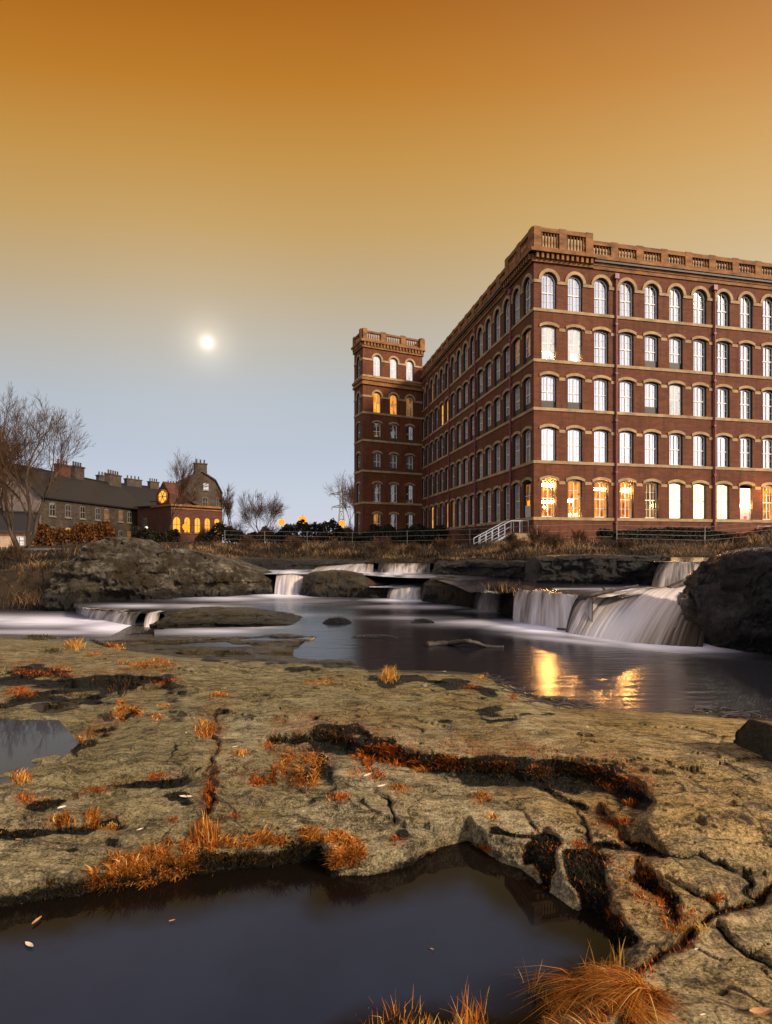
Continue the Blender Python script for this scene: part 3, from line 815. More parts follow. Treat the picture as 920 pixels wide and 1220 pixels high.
waterfall('waterfall', 'milky fan of water sweeping down leftward against the dark right hand rock', [(700, 711.5, SZ + .01), (726, 711, SZ + .02), (752, 706, SZ + .03), (785, 700.5, SZ + .05), (822, 696, SZ + .06), (850, 690, SZ + .10), (866, 684, SZ + .16)],
          [(674, 753, 0), (690, 756.5, 0), (712, 760, 0), (745, 765, 0), (782, 768, 0), (812, 770, 0), (838, 771, 0)], .76, .62, 150, 26, 7, .035, .02, lambda a, s: .64 + .34 * np.exp(-((a - (1.0 - .62 * s)) / .26) ** 2) - .30 * sstep(.70, .95, a) * sstep(.3, .8, s) - .36 * np.exp(-((a - .40) / .10) ** 2 - ((s - .16) / .10) ** 2), .25)
waterfall('waterfall', 'dark curtain of fine streaks over the upper weir, glints of lamplight on its lip', [(792, 669.8, 1.40), (830, 669.5, 1.40), (868, 669.5, 1.40)], [(776, 702, SZ), (818, 702, SZ), (858, 699, SZ)], .44, .25, 110, 12, 8, .03, .1)
waterfall('waterfall', 'bright narrow spout at the upper weir end against the dark rock', [(856, 669.2, 1.41), (866, 668.8, 1.42), (874, 668.6, 1.42)], [(842, 697, SZ + .02), (856, 698, SZ + .02), (869, 697, SZ + .02)], .80, .5, 30, 12, 9, .04)
waterfall('waterfall', 'low rounded fall of broken streaks into the foaming pool at the far left', [(88, 724, .0), (110, 726, .005), (132, 727.3, .005), (156, 729, .005), (172, 730, .0)],
          [(90, 729.5, LZ), (110, 737, LZ), (126, 739, LZ), (142, 743, LZ), (160, 746, LZ)], .58, .5, 80, 10, 10, .06)
waterfall('waterfall', 'twin pinkish spouts dropping beside the green mossy ledge slab', [(176, 729.5, .0), (192, 730, .01)], [(170, 752, LZ), (188, 751, LZ)], .70, .5, 40, 10, 11, .06)

# ================================================================== rocks
def rock_mat(name, c0, c1, c2, mosc, mos=.5, rough=.7, wetrough=.3, scale=1.6, bd=.06):
    m, nt, out = mat(name)
    co = objco(nt)
    n = noise(nt, mapping(nt, co, (1, 1, 2.4)), scale, 8, .68, .6)
    n2 = noise(nt, co, scale * 6, 6, .7)
    n3 = noise(nt, mapping(nt, co, (1, 1, 1.6)), scale * 14, 8, .8)
    n = mth(nt, 'ADD', mth(nt, 'ADD', amp_(nt, n, 1.3), amp_(nt, n3, 1.2)), .5)
    c = ramp(nt, n, [(.22, c0), (.5, c1), (.82, c2)])
    c = mixc(nt, 1.0, c, ramp(nt, n2, [(.25, (.55, .55, .55)), (.7, (1.25, 1.25, 1.25))]), 'MULTIPLY')
    mk = ramp(nt, noise(nt, co, scale * 1.3, 6, .7), [(.62 - mos * .3, (0, 0, 0)), (.74 - mos * .3, (1, 1, 1))])
    c = mixc(nt, mk, c, mixc(nt, n2, tuple(x * .4 for x in mosc[:3]), tuple(x * 1.4 for x in mosc[:3])))
    zs_ = N(nt, 'ShaderNodeSeparateXYZ'); nt.links.new(co, zs_.inputs[0])
    zl_ = mth(nt, 'ADD', zs_.outputs[2], amp_(nt, n3, -1.2))
    wl_ = ramp(nt, zl_, [(.12, (1, 1, 1)), (.34, (0, 0, 0))])
    c = mixc(nt, wl_, c, mixc(nt, 1.0, c, (.22, .21, .2), 'MULTIPLY'))
    rg = ramp(nt, n2, [(.3, (wetrough,) * 3), (.7, (rough,) * 3)])
    pbsdf(nt, out, c, rg, .45, mth(nt, 'ADD', n, mth(nt, 'MULTIPLY', n2, .6)), 1.0, bd)
    return m
M['boulder'] = rock_mat('brown_boulder', srgb(30, 26, 21), srgb(92, 82, 67), srgb(182, 166, 140), srgb(62, 47, 20), .62, bd=.14)
M['olive'] = rock_mat('olive_mossy_rock', srgb(24, 22, 15), srgb(56, 51, 32), srgb(98, 90, 58), srgb(82, 66, 14), .7, bd=.1)
M['mossrock'] = rock_mat('dark_mossy_rock', srgb(20, 17, 12), srgb(50, 43, 30), srgb(96, 82, 56), srgb(78, 52, 14), .45, bd=.1)
M['blackrock'] = rock_mat('wet_black_rock', srgb(9, 8, 9), srgb(30, 28, 30), srgb(96, 91, 97), srgb(48, 27, 15), .06, .42, .12, 2.2, .12)
M['wallrock'] = rock_mat('layered_bank_rock', srgb(13, 11, 9), srgb(30, 25, 20), srgb(66, 56, 46), srgb(34, 27, 12), .3, .7, .4, 1.1, bd=.12)

def ridge(name, label, prof, base, T, zb, m, seed=0, nu=150, nv=64, amp=.12, pw=.55, lean=.35, strata=.0, kind_group=None, cat='rock', fs=1.0, bottom=.35, kind=None):
    """a rock whose outline over the water was traced: prof (u, v_top), base (u, v_foot), thickness T metres"""
    uu = np.linspace(prof[0][0], prof[-1][0], nu)
    vb = lin(uu, base); vt = np.minimum(lin(uu, prof), vb - .2)
    df = (CZ - zb) * F / (vb - VH)
    ends = np.minimum(1, np.minimum(np.linspace(0, 1, nu), np.linspace(1, 0, nu)) * 9) ** .5
    Tt = T * (.25 + .75 * ends)
    eb = np.minimum(1, np.minimum(np.linspace(0, 1, nu), np.linspace(1, 0, nu)) * 22) ** .6
    vt = vb - (vb - vt) * eb
    dc = df + Tt * lean
    zt = CZ - (vt - VH) * dc / F
    Pp = []
    for j in range(nv):
        th = math.pi * j / (nv - 1)
        c, s = math.cos(th), math.sin(th)
        oy = -np.sign(c) * abs(c) ** pw; oz = abs(s) ** pw
        d = np.where(oy < 0, dc + oy * Tt * lean, dc + oy * Tt * (1 - lean))
        z_ = zb - bottom + (zt - zb + bottom) * oz
        Pp.append(np.stack([(uu - CX) / F * dc, d, z_], -1))
    Pp = np.array(Pp)
    x, y, zz = Pp[..., 0], Pp[..., 1], Pp[..., 2]
    # displacement
    n1 = fbm(x * fs, y * fs, zz * fs * 1.6, seed=seed, octaves=5)
    n2 = fbm(x * fs * 4, y * fs * 4, zz * fs * 7, seed=seed + 5, octaves=4)
    rd = .5 - np.abs(fbm(x * fs * 1.7 + 3, y * fs * 1.7, zz * fs * 3, seed=seed + 21, octaves=5)) * 2.2
    k = np.clip((zz - zb + bottom) / np.maximum(zt - zb + bottom, .05), 0, 1)
    Pp[..., 1] += amp * (n1 * 1.8 + n2 * .55 - rd * .45) * (.45 + .55 * (1 - k))
    Pp[..., 2] += amp * (n1 * .7 + n2 * .25 + rd * .18) * k
    Pp[..., 0] += amp * .5 * fbm(x * fs * 1.3 + 9, y, zz * 2, seed=seed + 8) 
    if strata > 0:
        q = np.floor((zz + .06 * n1) / strata)
        Pp[..., 1] += amp * .9 * (_hash(q, q * 0, q * 0, seed) - .5) + amp * .5 * (_hash(q, np.floor(x * 1.6 + q * .37), q * 0, seed + 1) - .5)
    wob_ = .25 * fbm(x * fs * 2, y * fs * 2, zz * fs * 2, seed=seed + 31, octaves=3)
    ph1, pg1 = plates(x * fs * .85 + zz * .5 + wob_, zz * fs * 1.7 + y * fs * .6 + wob_, seed + 40)
    ph_b, pg2 = plates(x * fs * 2.6 - zz + wob_, zz * fs * 4.6 + y * fs * 2 + wob_, seed + 50)
    q_ = amp * (.75 * ph1 + .28 * ph_b) - amp * .35 * np.exp(-(pg1 / .06) ** 2)
    Pp[..., 1] -= q_ * (1 - .6 * k); Pp[..., 2] += q_ * .45 * k
    ov_ = Pp[..., 2] - (zt - amp * .15); Pp[..., 2] -= np.where(ov_ > 0, ov_ * .72, 0)
    me = np_mesh(name, Pp.reshape(-1, 3), grid_faces(nv, nu), True)
    o = link(name, me, None, [m])
    return tag(o, label, cat, kind_group, kind)

ridge('boulder', 'big rounded grey brown boulder with mossy flanks left of the falls',
      [(72, 712), (78, 690), (90, 672), (104, 660), (125, 645), (148, 639), (166, 642), (184, 650), (196, 658), (208, 664), (216, 668)],
      [(72, 716), (120, 717), (216, 713)], 3.6, 0, M['boulder'], 3, 240, 120, .26, .6, .45, .3)
ridge('boulder', 'long low boulder with pale sloping back between the round boulder and the first fall',
      [(186, 690), (196, 663), (206, 655), (216, 653), (236, 655), (258, 659), (280, 666), (300, 674), (318, 681), (328, 690), (334, 706)],
      [(186, 714), (260, 711), (334, 708)], 3.4, 0, M['boulder'], 8, 240, 110, .24, .55, .55, .26)
ridge('rock_ledge', 'dark mossy rock island with overhanging top between the two left falls',
      [(360, 700), (363, 686), (372, 681), (392, 679), (412, 680), (430, 683), (438, 688), (450, 694), (466, 697), (470, 704)],
      [(360, 708), (380, 711), (430, 712), (470, 713)], 2.6, 0, M['mossrock'], 11, 200, 80, .16, .5, .4, .16)
ridge('rock_ledge', 'flat black rock ledge with a tuft of dry grass left of the main fall',
      [(594, 716), (600, 704), (606, 700), (614, 702), (620, 706)], [(594, 730), (620, 741)], 1.5, 0, M['mossrock'], 17, 60, 40, .1, .5, .35)
ridge('rock_ledge', 'brown mossy rock mass between the streaky low fall and the small detached fall',
      [(502, 704), (506, 694), (516, 688), (535, 688), (548, 692), (556, 697), (566, 703), (576, 710)], [(502, 717), (540, 722), (576, 726)], 2.2, 0, M['mossrock'], 19, 90, 50, .14, .5, .35, .14)
ridge('rock_ledge', 'low green brown slab in the river beside the far left fall',
      [(186, 739), (196, 733), (215, 727), (238, 725), (270, 725), (300, 727), (326, 730), (348, 737), (366, 744)],
      [(186, 752), (215, 750), (260, 748), (310, 748), (366, 746)], 2.2, 0, M['olive'], 23, 220, 80, .15, .5, .5, .07)
ridge('river_rock', 'small dark rock alone in the stream below the low streaky fall', [(488, 742), (494, 737), (504, 736), (514, 738), (521, 743)], [(488, 743), (521, 743)], .45, 0, M['blackrock'], 29, 40, 24, .03)
ridge('river_rock', 'thin dark rock breaking the water right of the green slab', [(384, 741), (392, 736), (402, 735), (412, 737), (420, 742)], [(384, 743), (420, 743)], .4, 0, M['blackrock'], 31, 40, 24, .03)
ridge('river_rock', 'flat dark rock just above the water near the grassy shore point', [(418, 759), (436, 757), (458, 757), (478, 760)], [(418, 761), (478, 761)], .5, 0, M['blackrock'], 33, 40, 24, .02)
ridge('rock_wall', 'layered dark rock face behind the middle ledge below the fenced bank',
      [(634, 676), (640, 664), (660, 661), (700, 660), (740, 660), (776, 661), (792, 663), (798, 670)], [(634, 694), (700, 695.5), (798, 697)], 2.6, SZ, M['wallrock'], 37, 260, 110, .20, .4, .3, .2)
ridge('rock_wall', 'dark broken rock bank between the small weir and the layered rock face',
      [(514, 676), (524, 668), (560, 667), (600, 667), (634, 668), (646, 674)], [(514, 690), (560, 692), (600, 695), (646, 699)], 3.0, .55, M['wallrock'], 41, 220, 90, .22, .45, .4, .18)
ridge('rock_wall', 'low black rock bank behind the left falls',
      [(232, 672), (262, 665), (320, 664), (380, 666), (436, 667), (452, 670)], [(232, 683), (330, 680), (452, 679)], 3.0, .7, M['wallrock'], 43, 130, 40, .16, .45, .4, .16)
ridge('rock_outcrop', 'tall wet black rock standing over the milky fan at the river edge',
      [(844, 754), (852, 728), (862, 710), (874, 696), (882, 684), (890, 670), (902, 660), (918, 655), (940, 653), (990, 652), (1080, 664), (1180, 690)],
      [(844, 772), (864, 777), (900, 786), (960, 794), (1080, 800), (1180, 800)], 3.0, 0, M['blackrock'], 47, 320, 180, .30, .42, .34, .24, fs=1.9)
ridge('rock_outcrop', 'small brown upright rock cut by the right edge of the shelf', [(897, 876), (902, 866), (910, 862), (925, 866), (950, 872), (975, 890)], [(897, 905), (905, 918), (930, 932), (975, 930)], .45, .40, M['boulder'], 53, 110, 80, .06, .6, .45, fs=3, bottom=.1)
ridge('rock_ledge', 'submerged dark rock lip under the middle ledge falls',
      [(606, 711), (640, 710), (700, 717), (760, 718), (800, 708), (840, 705)], [(606, 741), (640, 744), (700, 754), (760, 763), (800, 768), (840, 770)], 3.5, 0, M['blackrock'], 57, 110, 30, .05, .45, .72)

ridge('river_rock', 'low dark wet rock at the shelf edge under the twin spouts', [(146, 758), (162, 753), (184, 750), (206, 753), (220, 758)], [(146, 759), (220, 760)], .8, -.12, M['blackrock'], 61, 60, 30, .05)
# driftwood
def log(name, label, pts, r, m, cat='driftwood', sides=8, twigs=()):
    b = MB()
    P = [Vector(p) for p in pts]
    # smooth path
    Q = []
    for i in range(len(P) - 1):
        p0, p1, p2, p3 = P[max(i - 1, 0)], P[i], P[i + 1], P[min(i + 2, len(P) - 1)]
        for k in range(6):
            t = k / 6
            Q.append(.5 * ((2 * p1) + (p2 - p0) * t + (2 * p0 - 5 * p1 + 4 * p2 - p3) * t * t + (3 * p1 - p0 - 3 * p2 + p3) * t ** 3))
    Q.append(P[-1])
    n = len(Q)
    b.tube(Q, [r * (1 - .55 * i / n) * (1 + .25 * math.sin(i * 1.7) * math.sin(i * .6 + 2)) for i in range(n)], sides)
    for a, c, rr in twigs: b.tube([Vector(a), (Vector(a) + Vector(c)) / 2 + Vector((0, 0, .03)), Vector(c)], [rr, rr * .8, rr * .4], 5)
    return tag(b.obj(name, [m], None, True), label, cat)
M['wood'] = simple('wet_dark_driftwood', srgb(26, 20, 17), srgb(70, 58, 50), 9, .6, .4, .6, .01, (1, 1, 1))
M['drywood'] = simple('pale_dry_stick', srgb(80, 66, 50), srgb(160, 140, 112), 14, .8)
log('driftwood_log', 'curved black driftwood log lying in the calm water before the falls', [at(509, 768, .03), at(522, 767, .02), at(540, 766, .05), at(556, 764, .12), at(568, 766, .08), at(580, 770, .02), at(600, 771, .01)], .055, M['wood'])
log('driftwood_branch', 'forked black branch caught on the lip of the main fall', [at(690, 712, .74), at(704, 709, .8), at(722, 705, .85), at(742, 701, .86), at(760, 698, .88)], .06, M['wood'],
    twigs=[(at(704, 709, .8), at(697, 715, .70), .03), (at(722, 705, .85), at(716, 699, .95), .03)])
log('driftwood_branch', 'thin twig floating in the foam below the main fall', [at(664, 749, .02), at(680, 750, .05), at(692, 749, .05), at(697, 746, .12)], .02, M['wood'])
log('driftwood_log', 'leaning dark pole across the upper weir curtain', [at(796, 703, .76), at(812, 695, .9), at(830, 688, 1.02), at(850, 682, 1.12), at(868, 680, 1.12)], .085, M['wood'],
    twigs=[(at(838, 685, 1.06), at(830, 681, 1.14), .05)])
log('driftwood_log', 'straight black stick along the shelf edge with a pale blue bottle end', [ter(744, 843) + np.array([0, 0, .02]), ter(770, 842) + np.array([0, 0, .03]), ter(795, 843) + np.array([0, 0, .02]), ter(812, 840) + np.array([0, 0, .02])], .022, M['wood'])
def debris(name, label, spots, n, ln, r, seed):
    rg = np.random.default_rng(seed); b = MB()
    for i in range(n):
        u, v = spots[rg.integers(len(spots))]
        u += rg.normal(0, 9); v += rg.normal(0, 2.6)
        p = Vector(ter(u, v)) + Vector((0, 0, .012 + rg.random() * .03))
        a = rg.normal(0, .7); l = ln * rg.uniform(.4, 1.5)
        dv = Vector((math.cos(a), math.sin(a), rg.normal(0, .12))) * l
        b.tube([p - dv, p + Vector((0, 0, rg.normal(0, .02))), p + dv], [r * rg.uniform(.4, 1.1)] * 3, 4)
    return tag(b.obj(name, [M['wood']]), label, 'twigs', kind='stuff')
debris('twigs', 'tangle of black flood twigs on the rock tip by the golden reflection', [(620, 822), (636, 826), (650, 833), (610, 815), (668, 838), (596, 812), (690, 841)], 220, .10, .006, 4)
debris('twigs', 'heap of dark flood twigs at the right shore of the shelf', [(838, 846), (850, 842), (862, 845), (876, 850), (890, 852), (870, 841)], 260, .09, .007, 5)

# ================================================================== far bank
front = lambda u: lin(u, [(-3000, 19), (-200, 19), (60, 19.5), (90, 20), (240, 22), (300, 26.5), (436, 28), (520, 27), (540, 23), (600, 20.5), (640, 18.6), (780, 18.6), (800, 22.5), (880, 22.5), (900, 13), (1000, 12), (4000, 12)])
ztop = lambda u: lin(u, [(-3000, 1.0), (0, .9), (60, 1.0), (120, 1.3), (300, 1.32), (520, 1.30), (640, 1.45), (790, 1.5), (880, 1.5), (920, 1.6), (4000, 1.6)])
bu = np.concatenate([np.arange(-3000, -200, 100.0), np.arange(-200, 1150, 5.0), np.arange(1150, 4000, 100.0)])
bt = np.array([-2.5, -1.0, -.5, 0, .12, .25, .45, .7, 1, 1.6, 2.4, 3.4, 4.6, 6, 8, 10.5, 13.5, 17, 21, 26, 32, 40, 52, 70, 100, 160, 280, 500, 900, 1600, 2600])
BU, BT = np.meshgrid(bu, bt)
BD = front(BU) + BT
ex = (BU - CX) / F
rise = sstep(-.55, .35, BT)
zb_ = -.8 + (ztop(BU) + .8) * rise
zb_ += (.55 * sstep(.5, 9, BT) + .45 * sstep(8, 24, BT)) + .5 * sstep(25, 70, BT)
zb_ += .14 * fbm(ex * BD * .5, BD * .5, seed=71, octaves=4) * sstep(0, 1, BT) * (1 - sstep(40, 90, BT))
me = np_mesh('far_bank_ground', np.stack([ex * BD, BD, zb_], -1).reshape(-1, 3), grid_faces(len(bt), len(bu))[:, ::-1], True)
M['earth'] = simple('dry_bank_earth', srgb(24, 18, 12), srgb(62, 48, 31), 1.2, .95, .2, .6, .06)
tag(link('ground', me, None, [M['earth']]), kind='structure')
def bank(u, t):
    """point on the far bank, t metres behind its edge in column u"""
    u = np.asarray(u, float); t = np.asarray(t, float)
    fj = np.clip(np.interp(u, bu, np.arange(len(bu))), 0, len(bu) - 1.001); fi = np.clip(np.interp(t, bt, np.arange(len(bt))), 0, len(bt) - 1.001)
    i, j = fi.astype(int), fj.astype(int); a, b = fi - i, fj - j
    zz = zb_[i, j] * (1 - a) * (1 - b) + zb_[i + 1, j] * a * (1 - b) + zb_[i, j + 1] * (1 - a) * b + zb_[i + 1, j + 1] * a * b
    d = front(u) + t
    return np.stack([(u - CX) / F * d, d, zz], -1)

# ------------------------------------------------------------------ grass blades
def blade_mesh(name, root, h, w, lean, curl, rg, seg=3, mats=(), parent=None, face_cam=True, tint=None):
    """curved tapering blades; root (n,3), h, w (n), lean (n,2) horizontal direction"""
    n = len(root)
    az = rg.uniform(-.9, .9, n)
    wd = np.stack([np.cos(az), np.sin(az), np.zeros(n)], -1)
    V_ = []
    for k in range(seg + 1):
        s = k / seg
        up = h * (s - .5 * curl * s * s)
        out_ = h * curl * s ** 1.7
        c = root + np.stack([lean[:, 0] * out_, lean[:, 1] * out_, up], -1)
        ww = (w * (1 - s ** 1.6) * .5 + w * .04)[:, None]
        V_ += [c - wd * ww, c + wd * ww]
    V_ = np.stack(V_, 1)                     # n, 2(seg+1), 3
    b = np.arange(n)[:, None] * 2 * (seg + 1)
    fs_ = []
    for k in range(seg):
        fs_.append(np.concatenate([b + 2 * k, b + 2 * k + 1, b + 2 * k + 3, b + 2 * k + 2], 1))
    tint = rg.random(n) if tint is None else tint
    tv = np.repeat(tint, 2 * (seg + 1))
    tip = np.tile(np.repeat(np.linspace(0, 1, seg + 1), 2), n)
    me = np_mesh(name, V_.reshape(-1, 3), np.concatenate(fs_), True, {'tint': tv, 'tip': tip})
    return link(name, me, parent, mats)

def blade_mat(name, stops):
    m, nt, out = mat(name)
    c = ramp(nt, attr(nt, 'tint'), stops)
    p = pbsdf(nt, out, c, .7, .25)
    t = N(nt, 'ShaderNodeBsdfTranslucent'); nt.links.new(c, t.inputs[0])
    mx = N(nt, 'ShaderNodeMixShader'); mx.inputs[0].default_value = .25
    nt.links.new(p.outputs[0], mx.inputs[1]); nt.links.new(t.outputs[0], mx.inputs[2]); nt.links.new(mx.outputs[0], out.inputs[0])
    return m
M['bankgrass'] = blade_mat('dry_brown_bank_grass', [(0, srgb(24, 18, 11)), (.4, srgb(56, 42, 26)), (.75, srgb(98, 73, 45)), (1, srgb(160, 124, 82))])
M['oliveg'] = blade_mat('dull_green_grass', [(0, srgb(30, 28, 14)), (.5, srgb(62, 58, 26)), (1, srgb(104, 92, 44))])
M['orangeg'] = blade_mat('rust_orange_grass', [(0, srgb(52, 34, 12)), (.16, srgb(104, 70, 24)), (.32, srgb(146, 76, 16)), (.55, srgb(188, 104, 26)), (.85, srgb(214, 146, 58)), (1, srgb(232, 196, 118))])
M['goldg'] = blade_mat('golden_dry_grass', [(0, srgb(130, 84, 26)), (.5, srgb(186, 128, 44)), (1, srgb(216, 176, 92))])
M['mossg'] = blade_mat('orange_moss_sprig', [(0, srgb(44, 20, 5)), (.35, srgb(140, 62, 8)), (.75, srgb(192, 94, 14)), (1, srgb(218, 142, 44))])
M['darkg'] = blade_mat('blackish_moss_strand', [(0, srgb(18, 16, 9)), (.6, srgb(44, 36, 16)), (1, srgb(120, 76, 22))])

rg = np.random.default_rng(11)
n = 52000
u = rg.uniform(-160, 1090, n)
t = rg.uniform(0, 1, n) ** 1.3 * 13
dens = fbm(u * .03, t * .6, seed=81, octaves=3)
k = dens + rg.normal(0, .3, n) > -.25
u, t = u[k], t[k]; n = len(u)
root = bank(u, t)
h = rg.uniform(.10, .42, n) * (1 + 1.1 * fbm(u * .02, t * .3, seed=83, octaves=3))
h *= np.where((u > 640) & (u < 890) & (t < 3), .6, 1)
ln_ = rg.normal(0, 1, (n, 2)); ln_ /= np.linalg.norm(ln_, axis=1)[:, None]
tint = np.clip(.36 + 1.0 * fbm(root[:, 0] * .8, root[:, 1] * .8, seed=85, octaves=3) + rg.normal(0, .2, n), 0, 1)
o = blade_mesh('bank_grass', root, h, rg.uniform(.018, .035, n), ln_, rg.uniform(.2, .9, n), rg, 2, [M['bankgrass']], tint=tint)
tag(o, 'tangled brown winter grass covering the far river bank', 'grass', kind='stuff')

# ------------------------------------------------------------------ bare trees
M['bark'] = simple('grey_brown_bark', srgb(34, 27, 21), srgb(82, 66, 52), 4, .9, .2, .6, .03, (1, 1, .3))
M['twig'] = simple('bare_brown_twig', srgb(52, 38, 28), srgb(104, 76, 54), 2, .9, .1)
def bare_tree(name, label, pos, H, stems=1, seed=0, spread=.55, twigr=.012, cat='tree', levels=5, up=.35, r0=.03, group=None, first=.28, parts=('trunk', 'crown'), kids=(2, 4)):
    rg = random.Random(seed)
    root = empty(name, pos, label, cat, group)
    tr, cr_ = MB(), MB()
    def grow(p, d, L, r, lv):
        seg = 5 if lv < 2 else 3
        pts = [p]; dd = d.copy()
        for i in range(seg):
            dd = (dd + Vector((rg.gauss(0, .13), rg.gauss(0, .13), rg.gauss(0, .08) + up * .12 * (1 if lv else .3)))).normalized()
            pts.append(pts[-1] + dd * (L / seg))
        r1 = max(r * .58, twigr * .5)
        radii = [r + (r1 - r) * i / seg for i in range(seg + 1)]
        (tr if lv < 2 else cr_).tube(pts, radii, 7 if lv == 0 else (5 if lv < 3 else 3), cap=False)
        if lv >= levels: return
        nk = rg.randint(*kids) + (1 if lv in (1, 2, 3) else 0)
        for c in range(nk):
            f = 1.0 if c == 0 else rg.uniform(first if lv == 0 else .25, .95)
            x = f * seg; i = min(int(x), seg - 1)
            q = pts[i].lerp(pts[i + 1], x - i)
            t = (pts[i + 1] - pts[i]).normalized()
            a = t.orthogonal().normalized(); a.rotate(__import__('mathutils').Quaternion(t, rg.uniform(0, 6.28)))
            sp = spread * (rg.uniform(.25, .5) if c == 0 else rg.uniform(.6, 1.25))
            nd = (t + a * sp + Vector((0, 0, up * .25))).normalized()
            grow(q, nd, L * rg.uniform(.58, .8), max(r1 * (1 if c == 0 else rg.uniform(.6, .85)), twigr * .5), lv + 1)
    for s in range(stems):
        a = 6.28 * s / max(stems, 1) + rg.uniform(-.5, .5)
        o = Vector((math.cos(a), math.sin(a), 0)) * (.0 if stems == 1 else H * .02)
        tilt = 0.05 if stems == 1 else rg.uniform(.15, .38)
        grow(Vector(pos) + o - Vector((0, 0, .15)), Vector((math.cos(a) * tilt, math.sin(a) * tilt, 1)).normalized(), H * .34, H * r0 / (stems ** .4), 0)
    if tr.v: tr.obj(parts[0], [M['bark']], root, True)
    if cr_.v: cr_.obj(parts[1], [M['twig']], root, True)
    return root
def gz(u, d):
    p = bank(np.array([u]), np.array([d - front(u)]))[0]
    return Vector(p)
bare_tree('bare_tree', 'large bare many stemmed willow before the gabled terrace at far left', gz(26, 32), 10.2, 4, 5, .55, .011, levels=7, r0=.024, kids=(2, 3))
bare_tree('bare_tree', 'second bare willow half out of frame behind the small shed', gz(-42, 35), 10.5, 3, 12, .55, .013, levels=6, r0=.024, kids=(2, 3))
bare_tree('bare_tree', 'slender bare tree in front of the rose window hall', gz(201, 70), 11.5, 1, 8, .42, .016, levels=6, r0=.012)
bare_tree('bare_tree', 'round bare bush tree alone on the skyline right of the gabled house', gz(311, 75), 8.2, 5, 21, .55, .016, levels=5, r0=.012, group=None)
bare_tree('bare_tree', 'bare tree rising close behind the left corner of the mill tower', gz(421, 115), 15.5, 3, 25, .45, .022, levels=6, r0=.012)
bare_tree('bare_tree', 'thin bare sapling against the end wall of the gabled house', gz(271, 72), 8.5, 2, 31, .4, .02, levels=5, r0=.012)
SHRUBS = [(282, 60, 3.6, 'bare shrub beside the sapling at the gabled house end', 41), (340, 62, 3.0, 'leafless bramble shrub below the leftmost orange street lamp', 42),
          (362, 64, 3.4, 'leafless shrub under the brightest orange street lamp', 43), (384, 60, 3.0, 'brown bare shrub just left of the white street lamp', 44),
          (420, 50, 2.6, 'bare shrub in front of the tower left corner', 45), (246, 62, 2.6, 'low bare shrub before the lit arched windows', 46),
          (560, 38, 2.0, 'straggly bare shrub left of the white steps', 47), (584, 34, 1.8, 'small twiggy shrub at the foot of the white steps', 48), (640, 24, 1.5, 'brown twiggy shrub by the mill corner on the bank edge', 49),
          (690, 27, 1.2, 'low twiggy shrub on the bank under the second lit window', 50), (318, 45, 2.2, 'twiggy shrub on the bank under the round bush tree', 51)]
SHRUBS += [(455, 31, 1.5, 'ragged brown shrub on the bank above the small weir', 61), (492, 30, 1.2, 'pale twiggy shrub on the bank right of the small weir', 62), (528, 28, 1.5, 'ragged shrub on the bank below the tower corner', 63),
           (612, 24, 1.3, 'leafless shrub below the foot of the white steps', 64), (662, 23, 1.2, 'leafless shrub on the bank under the first lit window', 65), (742, 22, 1.0, 'low bramble on the bank under the downpipe', 66),
           (400, 32, 1.4, 'ragged shrub on the bank above the long broken rapid', 67), (352, 31, 1.5, 'brown bramble on the bank above the two step fall', 68), (296, 30, 1.6, 'brown bramble on the bank behind the long low boulder', 69), (20, 24, 1.2, 'twiggy shrub on the bank under the lit shed', 70)]
for u_, d_, H_, lb, sd_ in SHRUBS:
    bare_tree('bare_shrub', lb, gz(u_, d_), H_, 6, sd_, .7, .008 + d_ * .00016, 'shrub', 3, .3, .012, 'bare shrubs along the far bank', parts=('stem', 'twigs'), kids=(3, 5))

# leafy hedges: many small leaf faces through the volume
M['leaf'] = blade_mat('dark_hedge_leaf', [(0, srgb(14, 15, 8)), (.6, srgb(34, 33, 16)), (1, srgb(66, 56, 26))])
M['leaf_lamplit'] = blade_mat('lamplit_hedge_leaf', [(0, srgb(40, 24, 10)), (.6, srgb(88, 52, 16)), (1, srgb(140, 84, 24))])  # orange lamplight on the hedge tops put into the leaf colour
def hedge(name, label, p0, p1, hgt, wid, m, n, ls, seed, cat='hedge', lump=.35):
    rg = np.random.default_rng(seed)
    p0, p1 = np.array(p0), np.array(p1)
    s = rg.random(n)
    lum = 1 + lump * fbm(s * 9, s * 0, seed=seed, octaves=3)
    th = rg.uniform(0, np.pi, n); rr = rg.uniform(.55, 1, n) ** .5
    ax = (p1 - p0) / np.linalg.norm(p1 - p0); nx = np.array([-ax[1], ax[0], 0])
    c = p0 + (p1 - p0) * s[:, None] + nx * (np.cos(th) * rr * wid * .5)[:, None]
    c[:, 2] += np.sin(th) ** .6 * rr * hgt * lum
    a = rg.normal(0, 1, (n, 3)); a /= np.linalg.norm(a, axis=1)[:, None]
    b = np.cross(a, rg.normal(0, 1, (n, 3))); b /= np.linalg.norm(b, axis=1)[:, None]
    l = (ls * rg.uniform(.6, 1.4, n))[:, None]
    V_ = np.stack([c - a * l, c + b * l * .5, c + a * l, c - b * l * .5], 1).reshape(-1, 3)
    me = np_mesh(name, V_, np.arange(4 * n).reshape(-1, 4), False, {'tint': np.repeat(rg.random(n), 4), 'tip': np.zeros(4 * n)})
    return tag(link(name, me, None, [m]), label, cat)
hedge('hedge', 'dark evergreen hedge at the foot of the mill tower', gz(446, 44), gz(528, 40), 1.5, 2.2, M['leaf'], 6000, .12, 3)
hedge('hedge', 'dark clipped hedge running under the lit ground floor windows', gz(716, 30.6), gz(876, 32), .75, 1.2, M['leaf'], 7000, .09, 4)
